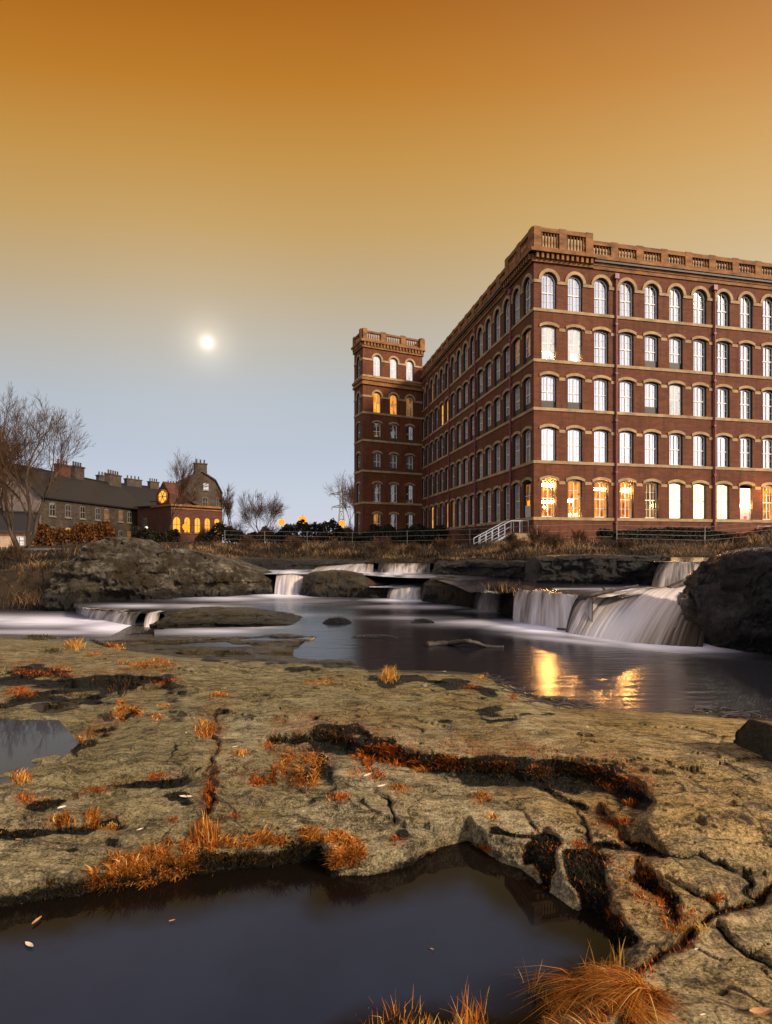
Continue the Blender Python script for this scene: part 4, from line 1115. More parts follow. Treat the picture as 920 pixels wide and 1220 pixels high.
hedge('hedge', 'hedge with lamplight orange in its leaf colour along the terrace garden behind the stone wall', gz(40, 42), gz(136, 44), 1.5, 1.6, M['leaf_lamplit'], 6000, .12, 5)
hedge('hedge', 'dark garden hedge below the rose window', gz(160, 60), gz(212, 60), 1.5, 1.6, M['leaf'], 3000, .14, 6)
hedge('scrub', 'low dark scrub in the middle of the far bank before the shrubs', gz(236, 50), gz(440, 52), 1.5, 3, M['leaf'], 7000, .14, 9, 'scrub', .9)
hedge('scrub', 'low dark scrub on the skyline under the four street lamps', gz(268, 88), gz(424, 92), 1.9, 3, M['leaf_lamplit'], 9000, .2, 7, 'scrub', .8)
hedge('shrub', 'low bush with lamplight orange in its leaves by the white door at the mill', gz(872, 31), gz(925, 31), .5, .9, M['leaf_lamplit'], 2500, .07, 8, 'shrub')
# ================================================================== the mill
C0 = Vector((12.5, 46.0, 0))
mill = empty('brick_mill', (12.5, 46.0, 2.3), 'huge five storey red brick mill with rows of arched windows and a corner tower', 'mill')
dA = Vector((.979, .204, 0)).normalized(); nA = Vector((dA.y, -dA.x, 0))
dB = Vector((-nA.x * -1 * -1, 0, 0))  # placeholder, set below
dB = Vector((-dA.y, dA.x, 0)); nB = Vector((-dA.x, -dA.y, 0))
ROWS = [  # sill, crown, arched
    (22.2, 25.28, True), (17.9, 20.78, False), (13.8, 16.58, False), (9.3, 12.12, False), (4.5, 7.72, False)]
ZC = [1.2, 8.75, 13.2, 17.3, 21.55, 26.3]
HW = .68; RISE = .13; DEP = .24

def outline(sill, crown, arched, hw=HW, n=10):
    """opening outline in x,z, anticlockwise from lower left"""
    pts = [(-hw, sill), (hw, sill)]
    if arched:
        sp = crown - hw
        pts += [(hw * math.cos(math.pi * k / n), sp + hw * math.sin(math.pi * k / n)) for k in range(n + 1)]
    else:
        sp = crown - RISE
        R = (hw * hw + RISE * RISE) / (2 * RISE); a = math.asin(hw / R)
        pts += [(R * math.sin(a - 2 * a * k / n), crown - R + R * math.cos(a - 2 * a * k / n)) for k in range(n + 1)]
    return pts

def wall_cells(b, O, d, nrm, xs, x_ends, rows, zc, hw=HW, dep=DEP):
    """brick wall with real openings and reveals. mat 0 brick, 1 reveal"""
    def P(x, z_, y=0.0): return O + d * x - nrm * y + Vector((0, 0, z_))
    edges = [x_ends[0]] + [(xs[i] + xs[i + 1]) / 2 for i in range(len(xs) - 1)] + [x_ends[1]]
    for j, (sill, crown, arched) in enumerate(rows):
        z1 = zc[len(rows) - j]; z0 = zc[len(rows) - 1 - j]
        for i, xc in enumerate(xs):
            a, e = edges[i], edges[i + 1]
            ol = [(x + xc, zz) for x, zz in outline(sill, crown, arched, hw)]
            sp = ol[2][1]
            def q(*pts): b.face([P(x, zz) for x, zz in pts], 0, list(pts))
            q((a, z0), (e, z0), (e, sill), (a, sill))
            q((a, sill), (xc - hw, sill), (xc - hw, sp), (a, sp))
            q((xc + hw, sill), (e, sill), (e, sp), (xc + hw, sp))
            arc = ol[2:]
            q((xc + hw, sp), (e, sp), (e, z1), (xc + hw, z1))
            q((a, sp), (xc - hw, sp), (xc - hw, z1), (a, z1))
            for (x0, zz0), (x1, zz1) in zip(arc[:-1], arc[1:]):
                q((x1, zz1), (x0, zz0), (x0, z1), (x1, z1))
            n = len(ol)
            for k in range(n):
                (x0, zz0), (x1, zz1) = ol[k], ol[(k + 1) % n]
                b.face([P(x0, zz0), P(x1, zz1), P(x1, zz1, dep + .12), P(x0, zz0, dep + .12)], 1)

def band(b, O, d, nrm, x0, x1, z0, z1, proud, inset=.0, mat=0):
    Mx = Matrix(((d.x, -nrm.x, 0, O.x), (d.y, -nrm.y, 0, O.y), (0, 0, 1, 0), (0, 0, 0, 1)))
    b.box((x0, -proud, z0), (x1, inset + .02, z1), mat, Mx)

def arch_ring(b, O, d, nrm, xc, sill, crown, arched, proud=.09, hw=HW):
    def P(x, z_, y): return O + d * x - nrm * y + Vector((0, 0, z_))
    n = 12
    if arched:
        sp = crown - hw; ri, ro = hw + .05, hw + .32
        inn = [(xc + ri * math.cos(math.pi * k / n), sp + ri * math.sin(math.pi * k / n)) for k in range(n + 1)]
        ou = [(xc + ro * math.cos(math.pi * k / n), sp + ro * math.sin(math.pi * k / n)) for k in range(n + 1)]
    else:
        h2 = hw + .22; R = (hw * hw + RISE * RISE) / (2 * RISE); a = math.asin(min(h2 / R, .99))
        inn = [(xc + R * math.sin(a - 2 * a * k / n), crown + .05 - R + R * math.cos(a - 2 * a * k / n)) for k in range(n + 1)]
        ou = [(x, z_ + .24) for x, z_ in inn]
    for k in range(n):
        i0, i1, o0, o1 = inn[k], inn[k + 1], ou[k], ou[k + 1]
        b.face([P(*i0, -proud), P(*o0, -proud), P(*o1, -proud), P(*i1, -proud)])
        b.face([P(*o0, -proud), P(*o0, .02), P(*o1, .02), P(*o1, -proud)])
        b.face([P(*i1, -proud), P(*i1, .02), P(*i0, .02), P(*i0, -proud)])
    for i0, o0 in ((inn[0], ou[0]), (inn[-1], ou[-1])):
        b.face([P(*i0, -proud), P(*i0, .02), P(*o0, .02), P(*o0, -proud)])

def frame_mesh(sill, crown, arched, hw=HW, mid=.5, thin=True):
    """joinery in local x (along), y (inwards), z; origin at sill centre"""
    b = MB(); H = crown - sill
    ol = outline(0, H, arched, hw)
    cx_, cz_ = 0, H * .5
    inn = [(x - .085 * (1 if x > 0 else -1), z_ + (.09 if k < 2 else -.085)) for k, (x, z_) in enumerate(ol)]
    inn = [(max(-hw + .085, min(hw - .085, x * (hw - .085) / hw)), .09 if k < 2 else z_ * (H - .09) / H) for k, (x, z_) in enumerate(ol)]
    n = len(ol)
    for k in range(n):
        o0, o1, i0, i1 = ol[k], ol[(k + 1) % n], inn[k], inn[(k + 1) % n]
        b.face([(o0[0], 0, o0[1]), (o1[0], 0, o1[1]), (i1[0], 0, i1[1]), (i0[0], 0, i0[1])])
        b.face([(i0[0], 0, i0[1]), (i1[0], 0, i1[1]), (i1[0], .07, i1[1]), (i0[0], .07, i0[1])])
    zt = H - (.12 if arched else .16)
    b.box((-.045, -.012, .09), (.045, .06, zt))
    b.box((-hw + .08, -.02, H * mid - .045), (-.046, .06, H * mid + .045)); b.box((.046, -.02, H * mid - .045), (hw - .08, .06, H * mid + .045))
    if thin:
        for sx in (-1, 1):
            xm = sx * hw * .5
            b.box((xm - .014, .012, .09), (xm + .014, .055, zt - (.22 if arched else .02)))
            for zz in (H * mid * .5, H * mid + (H - H * mid) * .45):
                x0, x1 = (-hw + .08, -.046) if sx < 0 else (.046, hw - .08)
                b.box((x0, .014, zz - .014), (xm - .015, .056, zz + .014)); b.box((xm + .015, .014, zz - .014), (x1, .056, zz + .014))
    return b
def pane_mesh(sill, crown, arched, hw=HW):
    b = MB(); H = crown - sill
    b.face([(x * .99, .034, z_) for x, z_ in outline(0.02, H - .01, arched, hw)])
    return b

_fm, _pm = {}, {}
def window(O, d, nrm, xc, row, pane, flip, extra=None, key=None, parent=mill, rows=ROWS, hw=HW, thin=True):
    sill, crown, arched = rows[row]
    k = (round(crown - sill, 2), arched, hw, thin)
    if k not in _fm: _fm[k] = frame_mesh(sill, crown, arched, hw, .5 if not arched else .46, thin).mesh('window', [M['joinery']])
    kp = (k, pane)
    if kp not in _pm: _pm[kp] = pane_mesh(sill, crown, arched, hw).mesh('pane', [M[pane]])
    dd = -d if flip else d
    Mx = Matrix(((dd.x, -nrm.x, 0), (dd.y, -nrm.y, 0), (0, 0, 1))).to_4x4()
    w_ = link('window', _fm[k], parent)
    w_.matrix_local = Matrix.Translation(O + d * xc - nrm * DEP + Vector((0, 0, sill)) - Vector(parent.location)) @ Mx
    p_ = link('pane', _pm[kp], w_); p_.rotation_euler = (random.uniform(-.006, .006), 0, random.uniform(-.012, .012)); p_.location = (0, .012, 0)
    if extra == 'vent':
        key_ = ('vent', hw)
        if key_ not in _pm:
            b = MB(); b.box((-hw + .05, -.06, .02), (hw - .05, -.025, .62)); _pm[key_] = b.mesh('lower_panel', [M['lead']])
        link('lower_panel', _pm[key_], w_)
    if extra and extra.startswith('lamps'):
        lst = []
        def nb():
            lst.append(MB()); return lst[-1]
        if extra == 'lamps1':
            nb().box((-.52, -.05, 2.62), (.52, .03, 2.86)); nb().box((-.5, -.0, 1.22), (-.12, .05, 1.38)); nb().box((.14, 0, 1.22), (.5, .05, 1.38)); nb().lathe([(0, -.12), (.12, 0), (0, .12)], (-.32, 0.02, .85), 8)
        elif extra == 'lamps2':
            nb().box((-.58, 0, 1.3), (-.1, .05, 1.5)); nb().lathe([(0, -.1), (.1, 0), (0, .1)], (-.35, .02, .25), 8); nb().lathe([(0, -.1), (.1, 0), (0, .1)], (.25, .02, .25), 8)
        elif extra == 'lamps3': nb().box((-.48, 0, 2.42), (.48, .05, 2.58))
        elif extra == 'lamps4': nb().box((-.34, -.03, 2.28), (.42, .04, 2.6))
        elif extra == 'lamps5': nb().lathe([(0, -.1), (.1, 0), (0, .1)], (.15, .02, 1.15), 8)
        elif extra == 'lampsb':
            rr = random.Random(int(xc * 10))
            for i in range(9): nb().lathe([(0, -.07), (.06, 0), (0, .07)], (rr.uniform(-.5, .5), .03, rr.uniform(.15, .7)), 6)
        for b in lst: b.obj('room_lamp', [M['lamp_white']], w_, False, False)
    return w_

xsA = [1.40, 3.85] + [6.36 + 2.49 * k for k in range(12)]
xsB = [1.25, 3.35] + [5.40 + 2.245 * k for k in range(14)]
LA, LB = 38.0, 35.6
bw = MB()
wall_cells(bw, C0, dA, nA, xsA, (0, LA), ROWS, ZC)
wall_cells(bw, C0, dB, nB, xsB, (0, LB), ROWS, ZC)
# rear walls and the flat roof behind the parapet
pa, pb = C0 + dA * LA, C0 + dA * LA + dB * LB; pc = C0 + dB * LB
for a, e in ((pa, pb), (pb, pc)):
    L = (e - a).length
    bw.face([a + Vector((0, 0, 1.2)), e + Vector((0, 0, 1.2)), e + Vector((0, 0, 26.3)), a + Vector((0, 0, 26.3))], 0, [(0, 1.2), (L, 1.2), (L, 26.3), (0, 26.3)])
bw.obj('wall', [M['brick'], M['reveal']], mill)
br = MB(); br.face([C0 + Vector((0, 0, 26.25)), pa + Vector((0, 0, 26.25)), pb + Vector((0, 0, 26.25)), pc + Vector((0, 0, 26.25))]); br.obj('roof', [M['lead']], mill)
bi = MB()   # dark floor plates stop light crossing the empty shell
for zz in (8.6, 13.05, 17.15, 21.4):
    i0, i1 = .6, .6
    q = [C0 + dA * .6 + dB * .6, C0 + dA * (LA - .6) + dB * .6, C0 + dA * (LA - .6) + dB * (LB - .6), C0 + dA * .6 + dB * (LB - .6)]
    bi.face([p + Vector((0, 0, zz)) for p in q])

# stone dressings
for O, d, nrm, L, xs in ((C0, dA, nA, LA, xsA), (C0, dB, nB, LB, xsB)):
    for j, (sill, crown, arched) in enumerate(ROWS):
        b = MB()
        band(b, O, d, nrm, -.06 if d is dA else 0, L, sill - .27, sill - .02, .07)
        b.obj('string_course', [M['stone']], mill)
        b = MB()
        for xc in xs: arch_ring(b, O, d, nrm, xc, sill, crown, arched)
        if arched:
            sp = crown - HW; e = [0] + [x for xc in xs for x in (xc - HW - .05, xc + HW + .05)] + [L]
            for x0, x1 in zip(e[0::2], e[1::2]):
                if x1 - x0 > .05: band(b, O, d, nrm, x0, x1, sp - .26, sp - .003, .07)
        else:
            e = [xc for xc in xs]
            for x0, x1 in zip(e[:-1], e[1:]): band(b, O, d, nrm, x0 + HW + .26, x1 - HW - .26, crown - .42, crown - .16, .035)
        b.obj('window_arches', [M['stone']], mill)['kind'] = 'stuff'
    # cornice
    pav = 5.5
    b = MB()
    band(b, O, d, nrm, pav + .01, L, 26.0, 26.3, .10); band(b, O, d, nrm, pav + .01, L, 26.303, 26.52, .16); 
    band(b, O, d, nrm, pav + .01, L, 26.73, 26.98, .42)
    x = -.2 if d is dA else 0
    band(b, O, d, nrm, x, pav, 26.05, 26.28, .16); band(b, O, d, nrm, x - .3, pav + .12, 26.74, 27.02, .56)
    k = .05
    while k < pav:
        band(b, O, d, nrm, k, k + .22, 26.283, 26.735, .42); k += .46
    band(b, O, d, nrm, x, pav, 26.285, 26.73, .06)
    b.obj('cornice', [M['cornice']], mill)
    b = MB(); band(b, O, d, nrm, pav + .02, L, 26.525, 26.725, .34); b.obj('gutter', [M['lead']], mill)
    # balustrade, one panel per bay
    piers = [0.25, 2.6, 5.1] + [5.1 + 2.49 * k for k in range(1, 14)]
    if d is dB: piers = [0.25, 2.6, 5.1] + [5.1 + 2.245 * k for k in range(1, 15)]
    piers = [p for p in piers if p < L - .3]
    for i in range(len(piers)):
        x0 = piers[i]; hi = i < 3
        zt = 28.95 if hi else 28.45; pr = .16 if hi else .06
        b = MB()
        band(b, O, d, nrm, x0 - .34, x0 + .34, 27.02 if hi else 26.983, zt + .06, pr + .05, .45)
        if i < len(piers) - 1:
            x1 = piers[i + 1]; hh = hi and i < 2; zt = 28.95 if hh else 28.45; pr = .16 if hh else .06
            band(b, O, d, nrm, x0 + .342, x1 - .342, 27.023 if hh else 26.986, 27.34, pr, .3); band(b, O, d, nrm, x0 + .342, x1 - .342, zt - .36, zt, pr + .04, .34)
            n = 6; w_ = (x1 - x0 - .684)
            for q in range(n):
                xx = x0 + .342 + w_ * (q + .5) / n
                Mx = O + d * xx + nrm * (pr - .14)
                H = zt - .362 - 27.342
                b.lathe([(.10, 0), (.07, H * .08), (.075, H * .15), (.115, H * .38), (.075, H * .68), (.06, H * .82), (.095, H)], (Mx.x, Mx.y, 27.341), 8)
        b.obj('balustrade', [M['cornice']], mill)
    # corner pier of brick is part of the wall; down pipes
    for px_ in ((7.72, 17.75, 27.75) if d is dA else (4.35, 13.3, 22.3, 31.3)):
        b = MB(); Pp = O + d * px_ + nrm * .14
        b.tube([Pp + Vector((0, 0, 1.9)), Pp + Vector((0, 0, 25.3))], .085, 8)
        Pq = O + d * px_
        band(b, O, d, nrm, px_ - .2, px_ + .2, 25.3, 25.75, .3)
        for zz in (4, 8.4, 12.9, 17, 21.3): band(b, O, d, nrm, px_ - .13, px_ + .13, zz, zz + .14, .24)
        b.obj('drainpipe', [M['pipe']], mill)
# plinth of stone at the foot
b = MB(); band(b, C0, dA, nA, -.05, LA, 1.2, 2.2, .06); band(b, C0, dB, nB, 0, LB, 1.2, 2.2, .06); b.obj('plinth', [M['stone']], mill)

# windows, front: lit rooms as photographed
paneA = {(1, 0): 'lit_pale', (1, 1): 'lit_pale', (4, 0): 'lit_orange', (4, 1): 'lit_orange', (4, 2): 'lit_orange', (4, 3): 'lit_orange', (4, 4): 'lit_dim', (4, 5): 'lit_white', (4, 6): 'lit_white', (4, 7): 'lit_white', (2, 5): 'lit_pale', (4, 9): 'lit_orange'}
extA = {(1, 0): 'lampsb', (1, 1): 'lampsb', (4, 0): 'lamps1', (4, 1): 'lamps2', (4, 2): 'lamps3', (4, 3): 'lamps4', (4, 4): 'lamps5',
        (1, 4): 'vent', (1, 5): 'vent', (2, 0): 'vent', (2, 1): 'vent', (2, 4): 'vent'}
for j in range(5):
    for i in range(10):
        if (j, i) == (4, 8): continue
        window(C0, dA, nA, xsA[i], j, paneA.get((j, i), 'glass'), False, extA.get((j, i)))
paneB = {(1, 11): 'lit_amber', (1, 10): 'lit_amber', (0, 14): 'lit_dim', (0, 13): 'lit_dim', (4, 13): 'lit_amber', (4, 9): 'lit_dim', (4, 10): 'lit_amber', (1, 0): 'lit_dim', (1, 1): 'lit_dim'}
NB = 9
for j in range(5):
    for i in range(NB):
        if (j, i) == (4, 0): continue
        window(C0, dB, nB, xsB[i], j, paneB.get((j, i), 'glass'), True, 'vent' if j in (1, 2, 3) and i % 1 == 0 and j < 3 else None)
# remaining windows of both fronts as one mass
bmass = MB()
def add_at(src, O, d, nrm, xc, sill, mi):
    for f, mm in zip(src.f, src.m):
        bmass.face([O + d * src.v[i][0] + d * xc - nrm * (DEP + src.v[i][1]) + Vector((0, 0, sill + src.v[i][2])) for i in f], mi)
mass_m = ['joinery', 'glass', 'lit_amber', 'lit_dim']
for O, d, nrm, xs, i0, pd_ in ((C0, dA, nA, xsA, 10, {}), (C0, dB, nB, xsB, NB, paneB)):
    for j, (sill, crown, arched) in enumerate(ROWS):
        fr, pn = frame_mesh(sill, crown, arched, HW, .5, False), pane_mesh(sill, crown, arched)
        for i in range(i0, len(xs)):
            add_at(fr, O, d, nrm, xs[i], sill, 0); add_at(pn, O, d, nrm, xs[i], sill, mass_m.index(pd_.get((j, i), 'glass')))
bmass.obj('window_mass', [M[x] for x in mass_m], mill)['kind'] = 'stuff'

# white door in the ninth bay of the front, with lit fanlight
def door(O, d, nrm, xc, z0, ztop, flip, red=False):
    dd = -d if flip else d
    Mx = Matrix(((dd.x, -nrm.x, 0), (dd.y, -nrm.y, 0), (0, 0, 1))).to_4x4()
    b = MB(); H = 2.35
    b.box((-.6, 0, 0), (.6, .06, H)); 
    for x0, x1 in ((-.5, -.06), (.06, .5)):
        for z_0, z_1 in ((.15, 1.0), (1.15, 2.2)): b.box((x0, -.02, z_0), (x1, -.001, z_1))
    dr = link('door', b.mesh('door', [M['door']]), mill)
    dr.matrix_local = Matrix.Translation(O + d * xc - nrm * (DEP - .05) + Vector((0, 0, z0)) - Vector(mill.location)) @ Mx
    b = MB(); b.box((-.68, -.02, H + .004), (.68, .06, H + .12)); b.box((-.68, -.02, 0), (-.604, .06, H)); b.box((.604, -.02, 0), (.68, .06, H)); b.box((-.045, 0, H + .124), (.045, .06, ztop - z0 - .2)); b.box((-.68, -.01, H + .9), (-.05, .05, H + .98)); b.box((.05, -.01, H + .9), (.68, .05, H + .98))
    link('door_frame', b.mesh('door_frame', [M['joinery']]), dr)
    b = MB(); b.face([(-.66, .065, H + .1), (.66, .065, H + .1), (.66, .065, ztop - z0 - .1), (-.66, .065, ztop - z0 - .1)]); link('fanlight', b.mesh('fanlight', [M['lit_white'] if red else M['lit_dim']]), dr)
    b = MB(); b.box((.42, -.06, 1.02), (.52, -.022, 1.08)); link('handle', b.mesh('handle', [M['lead']]), dr)
    if red:
        b = MB(); b.box((-.12, -.03, 1.45), (.22, -.021, 1.72)); link('notice', b.mesh('notice', [simple('red_notice', (.5, .06, .04), (.6, .1, .07))]), dr)
        b = MB(); b.box((-.5, -.10, H + .2), (.5, -.03, H + .46)); link('door_lamp', b.mesh('door_lamp', [M['lamp_white']]), dr)
    else:
        b = MB(); b.box((-.1, -.1, H + .1), (.22, -.03, H + .5)); link('door_lamp', b.mesh('door_lamp', [M['lamp_orange']]), dr)
    return dr
door(C0, dA, nA, xsA[8], 3.1, 7.5, False, True)
door(C0, dB, nB, xsB[0], 3.1, 7.5, True)
bpl = MB(); band(bpl, C0, dA, nA, xsA[8] - HW - .05, xsA[8] + HW + .05, 2.46, 3.09, .5); band(bpl, C0, dB, nB, xsB[0] - 1.0, xsB[0] + 1.0, 2.46, 3.09, 1.7)
bpl.obj('doorstep', [M['stone']], mill)
# wall lamp by the white door
b = MB(); Pw = C0 + dA * 23.1 + nA * .35; b.lathe([(0, -.16), (.14, -.1), (.17, 0), (.12, .14), (0, .18)], (Pw.x, Pw.y, 7.0), 10); b.obj('wall_lamp', [M['lamp_orange']], mill)

# ------------------------------------------------------------------ tower
R0 = C0 + dB * LB + Vector((0, 0, 0))
R0 = Vector((5.36, 80.27, 0))
dT = Vector((-.912, -.41, 0)).normalized(); nT = Vector((dT.y * -1, dT.x, 0)); nT = Vector((-dT.y, dT.x, 0))
if nT.y > 0: nT = -nT
LT = 9.44; DT = 3.4
L0 = R0 + dT * LT
dS = -nT; nS = dT
TROWS = [(26.4, 29.3, True), (21.2, 24.1, True), (17.3, 19.8, False), (13.0, 15.5, False), (8.5, 11.2, False), (4.0, 6.9, False)]
TZ = [1.0, 7.8, 12.0, 16.4, 20.4, 25.2, 30.7]
xsT = [2.05, 4.65, 7.25]
THW = .58
bt_ = MB()
wall_cells(bt_, R0, dT, nT, xsT, (0, LT), TROWS, TZ, THW)
wall_cells(bt_, L0, dS, nS, [DT / 2], (0, DT), TROWS, TZ, THW)
Vz = lambda z_: Vector((0, 0, z_))
RB = R0 + dS * DT; LBk = L0 + dS * DT
for a, e in ((R0, RB), (RB, LBk)):
    L = (e - a).length
    bt_.face([a + Vz(1), e + Vz(1), e + Vz(30.7), a + Vz(30.7)], 0, [(0, 1), (L, 1), (L, 30.7), (0, 30.7)])
bt_.face([R0 + Vz(30.6), L0 + Vz(30.6), LBk + Vz(30.6), RB + Vz(30.6)], 1)
tower = bt_.obj('tower', [M['brick'], M['reveal']], mill)
def tsub(b, name, mats):
    return link(name, b.mesh(name, mats, False, tuple(mill.location)), tower)
faces_T = ((R0, dT, nT, LT, xsT), (L0, dS, nS, DT, [DT / 2]), (RB, -dS, -nS, DT, []))
b = MB(); bc = MB(); bb = MB()
for O, d, nrm, L, xs in faces_T:
    for j, (sill, crown, arched) in enumerate(TROWS):
        band(b, O, d, nrm, -.05, L + .0, sill - .3, sill - .02, .07)
        for xc in xs: arch_ring(b, O, d, nrm, xc, sill, crown, arched, .09, THW)
        if arched and xs:
            sp = crown - THW; e = [0] + [x for xc in xs for x in (xc - THW - .05, xc + THW + .05)] + [L]
            for x0, x1 in zip(e[0::2], e[1::2]): band(b, O, d, nrm, x0, x1, sp - .26, sp - .003, .07)
    band(bc, O, d, nrm, -.15, L + .15, 25.0, 25.35, .22); band(bc, O, d, nrm, -.24, L + .24, 25.6, 25.95, .28); band(bc, O, d, nrm, -.1, L + .1, 25.353, 25.597, .12)
    band(bc, O, d, nrm, -.15, L + .15, 30.2, 30.45, .18); band(bc, O, d, nrm, -.34, L + .34, 30.95, 31.25, .38); band(bc, O, d, nrm, -.1, L + .1, 30.453, 30.947, .10)
    k = .1
    while k < L: band(bc, O, d, nrm, k, k + .24, 30.456, 30.944, .30); k += .5
    npr = 4 if L > 5 else 2
    ps = [L * i / (npr - 1) for i in range(npr)]
    for i, x in enumerate(ps):
        band(bb, O, d, nrm, x - .38, x + .38, 31.253, 32.75, .12, .5)
        if i < npr - 1:
            x1 = ps[i + 1]
            band(bb, O, d, nrm, x + .383, x1 - .383, 31.255, 31.5, .06, .3); band(bb, O, d, nrm, x + .383, x1 - .383, 32.35, 32.6, .09, .3)
            nq = 7
            for q in range(nq):
                xx = x + .383 + (x1 - x - .766) * (q + .5) / nq; Mq = O + d * xx - nrm * .08
                bb.lathe([(.08, 0), (.11, .3), (.06, .6), (.09, .85)], (Mq.x, Mq.y, 31.5), 6)
tsub(b, 'stone_dressing', [M['stone']]); tsub(bc, 'cornice', [M['cornice']]); tsub(bb, 'balustrade', [M['cornice']])
tp = {(0, 0): 'lit_pale', (0, 1): 'lit_pale', (0, 2): 'lit_pale', (1, 2): 'lit_amber', (1, 1): 'lit_orange', (1, 0): 'lit_dim', (3, 0): 'blind', (3, 1): 'blind', (3, 2): 'blind'}
for O, d, nrm, xs in ((R0, dT, nT, xsT), (L0, dS, nS, [DT / 2])):
    for j, (sill, crown, arched) in enumerate(TROWS):
        for i, xc in enumerate(xs):
            fb = frame_mesh(sill, crown, arched, THW, .5, False); pb_ = pane_mesh(sill, crown, arched, THW)
            b = MB()
            for src, mi in ((fb, 0), (pb_, 1)):
                for f in src.f:
                    b.face([O + d * (src.v[q][0] + xc) - nrm * (DEP + src.v[q][1]) + Vz(sill + src.v[q][2]) for q in f], mi)
            if j in (2, 3): 
                Mx = Matrix(((d.x, -nrm.x, 0, O.x + d.x * xc - nrm.x * DEP), (d.y, -nrm.y, 0, O.y + d.y * xc - nrm.y * DEP), (0, 0, 1, sill), (0, 0, 0, 1)))
                b.box((-THW + .04, -.06, .02), (THW - .04, -.02, .5), 2, Mx)
            pane = tp.get((j, i), 'glass') if d is dT else 'glass'
            tsub(b, 'window', [M['joinery'], M[pane], M['lead']])

# ------------------------------------------------------------------ white steps at the side door
stp = empty('entrance_steps', tuple(C0 + dB * 2 + nB * 1.5 + Vz(2.3)), 'pale metal steps with railings climbing to the mill side door', 'steps')
b = MB(); bs = MB(); brs = MB()
a0 = C0 + dB * 1.25 + nB * 1.2 + Vz(3.08)       # landing
q0 = C0 + nB * 1.6; 
foot = C0 + dB * 1.4 + nB * 4.6 + Vz(1.6); top = C0 + dB * 1.3 + nB * 1.75 + Vz(3.08)
for off in (-.6, .6):
    o = dB * off
    bs.tube([top + o, foot + o], .09, 4)
    brs.tube([top + o + Vz(1.1), foot + o + Vz(1.1)], .035, 6); brs.tube([top + o + Vz(.6), foot + o + Vz(.6)], .022, 6)
    for k in range(6):
        p = (top + o).lerp(foot + o, k / 5); brs.tube([p, p + Vz(1.1)], .035, 6)
    for k in range(3):
        p = top + o - nB * (1.6 * k / 2); brs.tube([p, p + Vz(1.1)], .035, 6)
    brs.tube([top + o + Vz(1.1), top + o - nB * 1.6 + Vz(1.1)], .035, 6)
for k in range(8):
    p = top.lerp(foot, (k + .5) / 8); bs.face([p - dB * .6 + nB * -.16, p + dB * .6 + nB * -.16, p + dB * .6 + nB * .16, p - dB * .6 + nB * .16])
bs.obj('tread', [M['rail']], stp); brs.obj('railing', [M['rail']], stp)

# ------------------------------------------------------------------ wire fence on the bank top
def fence(name, label, pts, hgt, nw, post, m):
    root = empty(name, tuple(pts[0]), label, 'fence')
    b = MB()
    for k in range(nw):
        zz = hgt * (k + 1) / nw
        b.tube([Vector(p) + Vz(zz) for p in pts], .011, 4)
    b.obj('wire', [m], root)
    for i in range(len(pts) - 1):
        a, e = Vector(pts[i]), Vector(pts[i + 1]); n = max(1, int((e - a).length / post))
        for q in range(n):
            p = a.lerp(e, q / n); bb_ = MB(); bb_.tube([p - Vz(.3), p + Vz(hgt + .05)], .022, 5); bb_.obj('post', [m], root)
    return root
fence('wire_fence', 'thin grey wire fence along the bank under the lit windows', [gz(735, 30), gz(840, 29), gz(945, 28)], .95, 4, 2.6, M['wire'])
fence('wire_fence', 'long thin wire fence across the bank in front of the tower hedge', [gz(268, 44), gz(420, 40), gz(560, 35), gz(640, 30), gz(730, 29)], 1.0, 3, 3.4, M['wire'])
b = MB()
for k in range(3):
    p = C0 + dA * (20.6 + 1.6 * k) + nA * 1.9 + Vz(2.5); b.tube([p, p + Vz(1.3)], .03, 6)
for zz in (1.3, .8): b.tube([C0 + dA * 20.6 + nA * 1.9 + Vz(2.5 + zz), C0 + dA * 23.8 + nA * 1.9 + Vz(2.5 + zz)], .03, 6)
MS = .69      # the mill stands nearer and smaller than first surveyed
def shift_ms(p): return Vector((p[0] * MS, p[1] * MS, CZ + (p[2] - CZ) * MS))
for o_ in (mill, stp):
    o_.location = shift_ms(o_.location); o_.scale = (MS, MS, MS)
b.v = [tuple(shift_ms(p)) for p in b.v]
tag(b.obj('handrail', [M['rail']]), 'short metal handrail in front of the white mill door', 'handrail')

# ================================================================== houses on the left
M['terr'] = brick_mat('grey_terrace_stone', (.04, .028, .019), (.078, .056, .039), (.05, .036, .026), .35)
M['gable'] = simple('weathered_grey_gable_render', srgb(92, 78, 68), srgb(136, 118, 106), .7, .9)
M['harl'] = simple('brown_harling', srgb(52, 42, 33), srgb(84, 70, 57), 1.2, .95)
M['hall'] = brick_mat('red_hall_brick', (.075, .025, .015), (.11, .038, .02), (.05, .03, .02), .5)
M['slate'] = simple('dark_slate', srgb(10, 8, 8), srgb(27, 23, 22), 2.5, .6, .5, .4, .02, (1, 1, 4))
M['litw'] = emit('lit_window_glow', (1.0, .38, .045), 1.7)
M['litwarm'] = emit('lit_shed_wall_glow', (1.0, .36, .05), .8)
M['darkpane'] = glass_mat('dark_house_pane', .3)
def frame_from(p0, p1):
    a, e = Vector((p0.x, p0.y, 0)), Vector((p1.x, p1.y, 0)); d = (e - a).normalized(); n = Vector((d.y, -d.x, 0))
    if n.y > 0: n = -n
    return a, d, n, (e - a).length

def px_house_wall(u0, d0, u1, d1):
    return Vector(((u0 - CX) / F * d0, d0, 0)), Vector(((u1 - CX) / F * d1, d1, 0))

